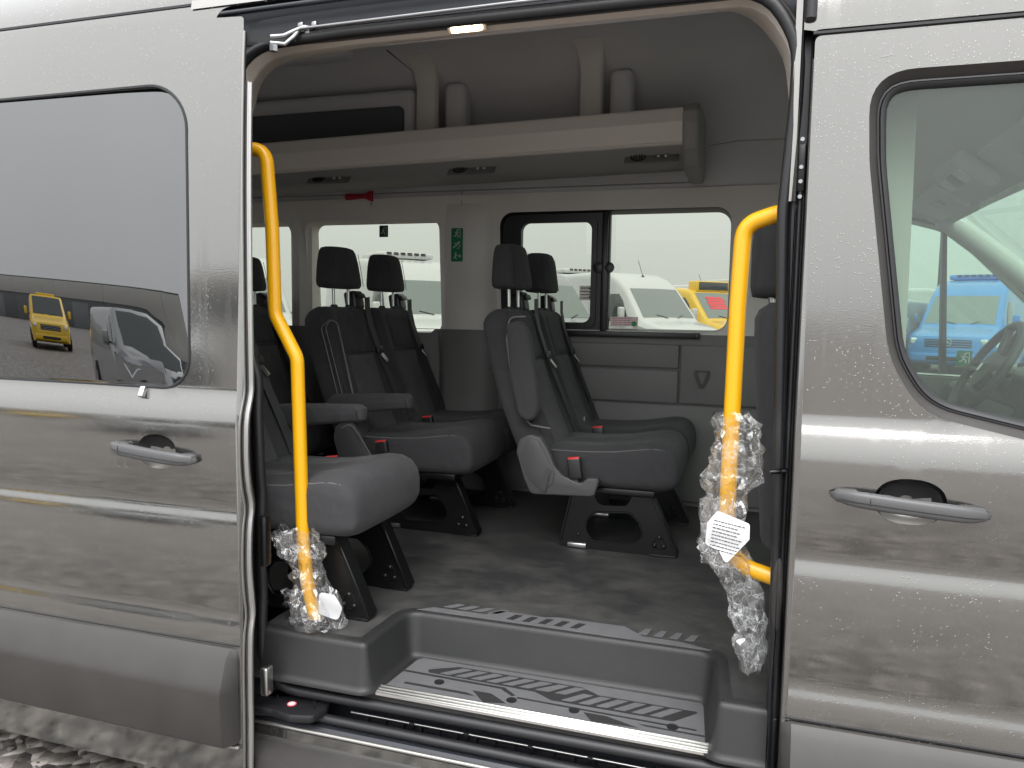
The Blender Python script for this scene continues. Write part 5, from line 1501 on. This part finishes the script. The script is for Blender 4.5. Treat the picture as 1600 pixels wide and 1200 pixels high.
# ================================================================== PARKED VANS
def make_van(name, label, body, loc, head, Hs=1.0, L=5.6, feat=(), group=None, glassm=None, sc=1.0):
    root = empty(name)
    ST = [(0.0, .88, .42, .74, .70), (.04, .96, .34, .86, .80), (.16, 1.02, .28, .94, .84), (.45, 1.10, .26, .985, .86), (.85, 1.19, .26, .99, .87), (.93, 1.235, .26, .99, .86), (1.20, 1.53, .26, .99, .83), (1.55, 1.91, .26, .99, .80),
          (1.68, 2.03, .26, .99, .79), (1.95, 2.03 + .20 * Hs, .26, .99, .78), (2.35, 2.03 + .36 * Hs, .26, .99, .78), (3.2, 2.03 + .42 * Hs, .26, .99, .80), (L - .3, 2.03 + .41 * Hs, .26, .99, .80), (L - .03, 2.03 + .36 * Hs, .28, .97, .78), (L, 2.0 + .30 * Hs, .34, .93, .74)]
    S_ = [s[0] for s in ST]
    ip = lambda s, k: float(np.interp(s, S_, [q[k] for q in ST]))
    def hw(s, z):
        zt = ip(s, 1)
        return float(np.interp(z, [ip(s, 2), .62, max(.63, min(1.08, zt - .12)), max(.66, zt - .10), zt], [ip(s, 3) * .95, ip(s, 3), ip(s, 3) * .995, ip(s, 4) + .05, ip(s, 4) - .06]))
    loops = []
    for s in sorted(set(S_ + [.25, .65, 1.05, 1.38, 2.1, 2.7, 4.2])):
        zt, zb = ip(s, 1), ip(s, 2)
        zs = [zb, zb + .06, .62, max(.63, min(1.08, zt - .12)), max(.645, zt - .35), max(.65, zt - .18), max(.66, zt - .10), max(.67, zt - .045), zt - .012, zt]
        hs = [hw(s, z) for z in zs]
        hs[-3] = ip(s, 4) + .02; hs[-2] = ip(s, 4) - .03; hs[-1] = ip(s, 4) - .12
        loops.append([(-s, h, z) for h, z in zip(hs, zs)] + [(-s, 0, zt + .012)] + [(-s, -h, z) for h, z in reversed(list(zip(hs, zs)))])
    b = loft('van_body', loops, body, root, cap0=True, cap1=True, ang=32)
    gm = glassm or M['wglass']
    # windscreen
    loops = []
    for i in range(9):
        s = .955 + (1.60 - .955) * i / 8
        k = ip(s, 4) - .085
        loops.append([(-s - .0 * v, v * k, ip(s, 1) + .016 - .010 * abs(v) ** 2) for v in np.linspace(-1, 1, 11)])
    ws = loft('windscreen', loops, gm, root, closed=False, ang=60)
    for sgn in (-1, 1):
        # side glass
        out = [(1.32, 1.20), (2.15, 1.16), (2.15, 1.83), (1.80, 1.83), (1.62, 1.66)]
        loops = [[(-s, sgn * (hw(s, z) + .006), z) for s, z in out], [(-s, sgn * (hw(s, z) + .010), z) for s, z in offset_loop([(a, b_) for a, b_ in out], -.02)]]
        loft('side_window', loops, M['vglass'], root, cap1=True, ang=30)
        if 'bus' in feat:
            for s0 in (2.35, 3.35, 4.35):
                q = [(s0, 1.18), (s0 + .85, 1.18), (s0 + .85, 1.84), (s0, 1.84)]
                loft('side_window', [[(-s, sgn * (hw(s, z) + .006), z) for s, z in q], [(-s, sgn * (hw(s, z) + .010), z) for s, z in offset_loop(q, -.02)]], M['vglass'], root, cap1=True, ang=30)
        mr_ = box('mirror', (-1.36, sgn * 1.13, 1.36), (.12, .16, .30), body, root, .04, 3)
        tube('mirror_arm', [(-1.36, sgn * .97, 1.25), (-1.36, sgn * 1.08, 1.26)], .025, M['black'], mr_, 8)
        hl = [(.10, .76), (.16, .92), (.42, 1.02), (.46, .90), (.30, .76)]
        loft('headlight', [[(-s + .004, sgn * (hw(s, z) - .10 + .10 * min(1, s / .25) + .006), z) for s, z in hl], [(-s + .02, sgn * (hw(s, z) - .10 + .10 * min(1, s / .25) + .012), z) for s, z in offset_loop(hl, -.015)]], M['lens'], root, cap1=True, ang=40)
        box('headlight', (-.055, sgn * .70, .85), (.10, .26, .14), M['lens'], root, .03, 3, rot3('Z', -sgn * 18))
        for s in (1.0, L - 1.25):
            w_ = lathe('wheel', [(.20, .0), (.30, -.02), (.335, .0), (.345, .06), (.33, .22)], (-s, 0, .345), M['tyre'], root, 'y', 24)
            w_.location = w_.location + Vector((0, .80 if sgn > 0 else -1.02, 0))
            r_ = lathe('rim', [(.03, -.012), (.10, .01), (.19, -.005), (.205, -.018)] if sgn < 0 else [(.03, .222), (.10, .215), (.19, .225), (.205, .23)], (-s, 0, .345), M['silver'], w_, 'y', 20)
    gr = box('grille', (-.022, 0, .80), (.06, 1.02, .20), M['black'], root, .02, 3)
    for k in range(3): box('grille_bar', (.010, 0, .745 + .055 * k), (.012, 1.0, .018), M['silver'] if body is not M['vblue'] else M['vblue'], gr, .004)
    bu = box('bumper', (-.06, 0, .46), (.16, 1.62, .22), body if 'bodybumper' in feat else M['clad'], root, .05, 3)
    box('bumper_intake', (.012, 0, .44), (.03, .9, .10), M['black'], bu, .01)
    for sgn in (-1, 1): tube('wiper', [(-.93, sgn * .15 + .1, 1.265), (-1.0, sgn * .40 + .05, 1.335)], .008, M['black'], root, 6)
    if 'star' in feat:
        em = tube('emblem', [(.022, .085 * math.cos(t), .835 + .085 * math.sin(t)) for t in np.linspace(0, 6.283, 29)[:-1]], .009, M['steel'], root, 8, True)
        for t in (90, 210, 330):
            a = Vector((.022, 0, .835)); d = Vector((0, math.cos(R(t)), math.sin(R(t)))); n_ = Vector((0, -d.z, d.y))
            add('emblem_ray', [a + n_ * .012, a - n_ * .012, a + d * .084, a + Vector((.012, 0, 0))], [(0, 1, 3), (1, 2, 3), (2, 0, 3), (0, 2, 1)], M['steel'], em, None)
    if 'antenna' in feat:
        an = lathe('antenna_base', [(.05, 0), (.03, .03), (.012, .05)], (-2.15, .1, ip(2.15, 1) + .0), M['black'], root, 'z', 10)
        tube('antenna', [(-2.15, .1, ip(2.15, 1) + .03), (-2.35, .1, ip(2.15, 1) + .42)], .007, M['black'], an, 6)
    if 'roofvent' in feat:
        rv = box('roof_unit', (-3.1, 0, ip(3.1, 1) + .06), (1.1, 1.3, .14), body, root, .05, 3)
        for i in range(6):
            for j in range(2): box('vent_slot', (-2.60 - .0 * j + .02, -.40 + .16 * i, ip(3.1, 1) + .075 + .035 * j), (.10, .11, .018), M['black'], rv, .003)
        for i in range(6):
            for j in range(3): box('vent_slot', (-2.75 - .14 * j, -.40 + .16 * i, ip(3.1, 1) + .128), (.09, .11, .012), M['black'], rv, .003)
    if 'display' in feat:
        ds = box('destination_box', (-1.80, 0, ip(1.80, 1) + .10), (.36, 1.25, .30), body, root, .04, 3)
        box('display_panel', (-1.617, 0, ip(1.80, 1) + .11), (.02, 1.08, .22), M['vglass'], ds, .01)
        r_ = random.Random(4); mb = MB()
        for k in range(5):
            s = 1.17 + .065 * k
            y0 = -.48 + .05 * r_.random()
            mb.put([(-s, y0, ip(s, 1) + .024), (-s, y0 + .62 + .1 * r_.random(), ip(s, 1) + .024), (-s - .05, y0 + .60, ip(s + .05, 1) + .024), (-s - .05, y0, ip(s + .05, 1) + .024)], [(0, 1, 2, 3)])
        mb.build('red_lettering', M['redink'], ws, None)
        lathe('bonnet_badge', [(.07, 0), (.07, .006)], (-.62, 0, 1.155), M['silver'], root, 'z', 16)
    if 'beacon' in feat:
        box('roof_beacon', (-2.0, 0, ip(2.0, 1) + .05), (.22, 1.0, .10), body, root, .04, 3)
    if 'nameplate' in feat:
        pass
    root.location = loc
    root.rotation_euler = (0, 0, math.atan2(head[1], head[0]))
    root.scale = (sc, sc, sc)
    return tag(root, label, 'van', group)

G_ = 'vans parked beyond the far windows'
def at_base(x, y, head, sc):            # nose position of a van whose windscreen base is centred on (x, y)
    return (x + head[0] * .94 * sc, y + head[1] * .94 * sc, GZ)
for (nm, m_, x, y, hd_, hs_, ft, sc_) in (
        ('white van with a roof antenna beyond the front side window', M['white'], -2.13, 18.0, (.72, -.69), .9, ('antenna', 'bodybumper'), 1.06),
        ('yellow van with a dark destination box and red sheet on its windscreen', M['vyellow'], -.78, 21.5, (.72, -.69), .25, ('display', 'bodybumper', 'antenna'), 1.06),
        ('silver grey van behind the sliding window pane', M['silver'], -4.1, 14.6, (.74, -.67), .8, (), 1.04),
        ('white van with slotted roof unit beyond the sliding pane', M['white'], -4.2, 21.5, (.74, -.67), 1.3, ('roofvent',), 1.06),
        ('white van with a roof unit seen through the rear side window', M['white'], -6.6, 13.5, (.74, -.67), 1.1, ('roofvent', 'bodybumper'), 1.06),
        ('second white van farther left in the rear side window', M['white'], -10.3, 12.0, (.74, -.67), 1.1, ('bodybumper',), 1.06),
        ('white van at the far right behind the yellow one', M['white'], .75, 25.0, (.72, -.69), .9, ('roofvent',), 1.06),
        ('bright blue van with a round star emblem beyond the cab', M['vblue'], 4.85, 20.2, (-.42, -.91), .95, ('star', 'bodybumper', 'roofvent'), 1.03),
        ('white minibus standing behind the blue van', M['white'], 3.0, 31, (-.95, -.3), 1.0, ('bus',), 1.06),
        ('silver van at the left of the blue van', M['silver'], 2.35, 19.5, (-.42, -.91), .0, ('star', 'bodybumper'), .95)):
    make_van('parked_van', nm, m_, at_base(x, y, hd_, sc_), hd_, hs_, feat=ft, group=G_, sc=sc_)
make_van('parked_van', 'yellow minibus reflected in the dark door window', M['vyellow'], (-22.0, -17.6, GZ), (.78, .62), .0, feat=('bodybumper', 'beacon', 'antenna'), group='vans behind the photographer', glassm=M['vglass'])
make_van('parked_van', 'silver van reflected at the edge of the dark door window', M['silver'], (-7.9, -8.2, GZ), (.80, .60), .0, feat=('bodybumper',), group='vans behind the photographer', glassm=M['vglass'], sc=.8)

# lamp post far behind the blue van
lp_ = tube('lamp_post', [(6.3, 30, GZ), (6.3, 30, 4.9), (6.32, 30, 5.1)], .07, M['clad'], None, 8)
box('lamp_head', (6.45, 30, 5.15), (.5, .2, .1), M['clad'], lp_, .03)
tag(lp_, 'thin grey lamp post behind the blue van', 'lamp post')

# ================================================================== HALL behind the photographer
hall = empty('hall', (-76, -62, GZ))
hw_lo = mat('hall_dark_cladding', (.13, .135, .14), .5, bump=(3, .1, .02))
hw_up = mat('hall_pale_fascia', (.52, .51, .48), .6)
for i in range(9):
    box('wall_panel', (-120 + 11 * i, -62.0, GZ + 1.75), (10.96, .3, 3.5), hw_lo, hall, .02)
    box('fascia_panel', (-120 + 11 * i, -61.9, GZ + 4.55), (10.96, .5, 2.05), hw_up, hall, .02)
for i in (1, 3, 5, 7):
    dr = box('gate', (-120 + 11 * i, -61.84, GZ + 1.55), (3.6, .06, 3.1), mat('hall_gate', (.20, .21, .22), .45), hall, .02)
box('roof', (-76, -67, GZ + 5.65), (99, 10.6, .15), hw_lo, hall, .03)
tag(hall, 'long hall with dark lower wall and pale fascia mirrored in the door', 'hall')
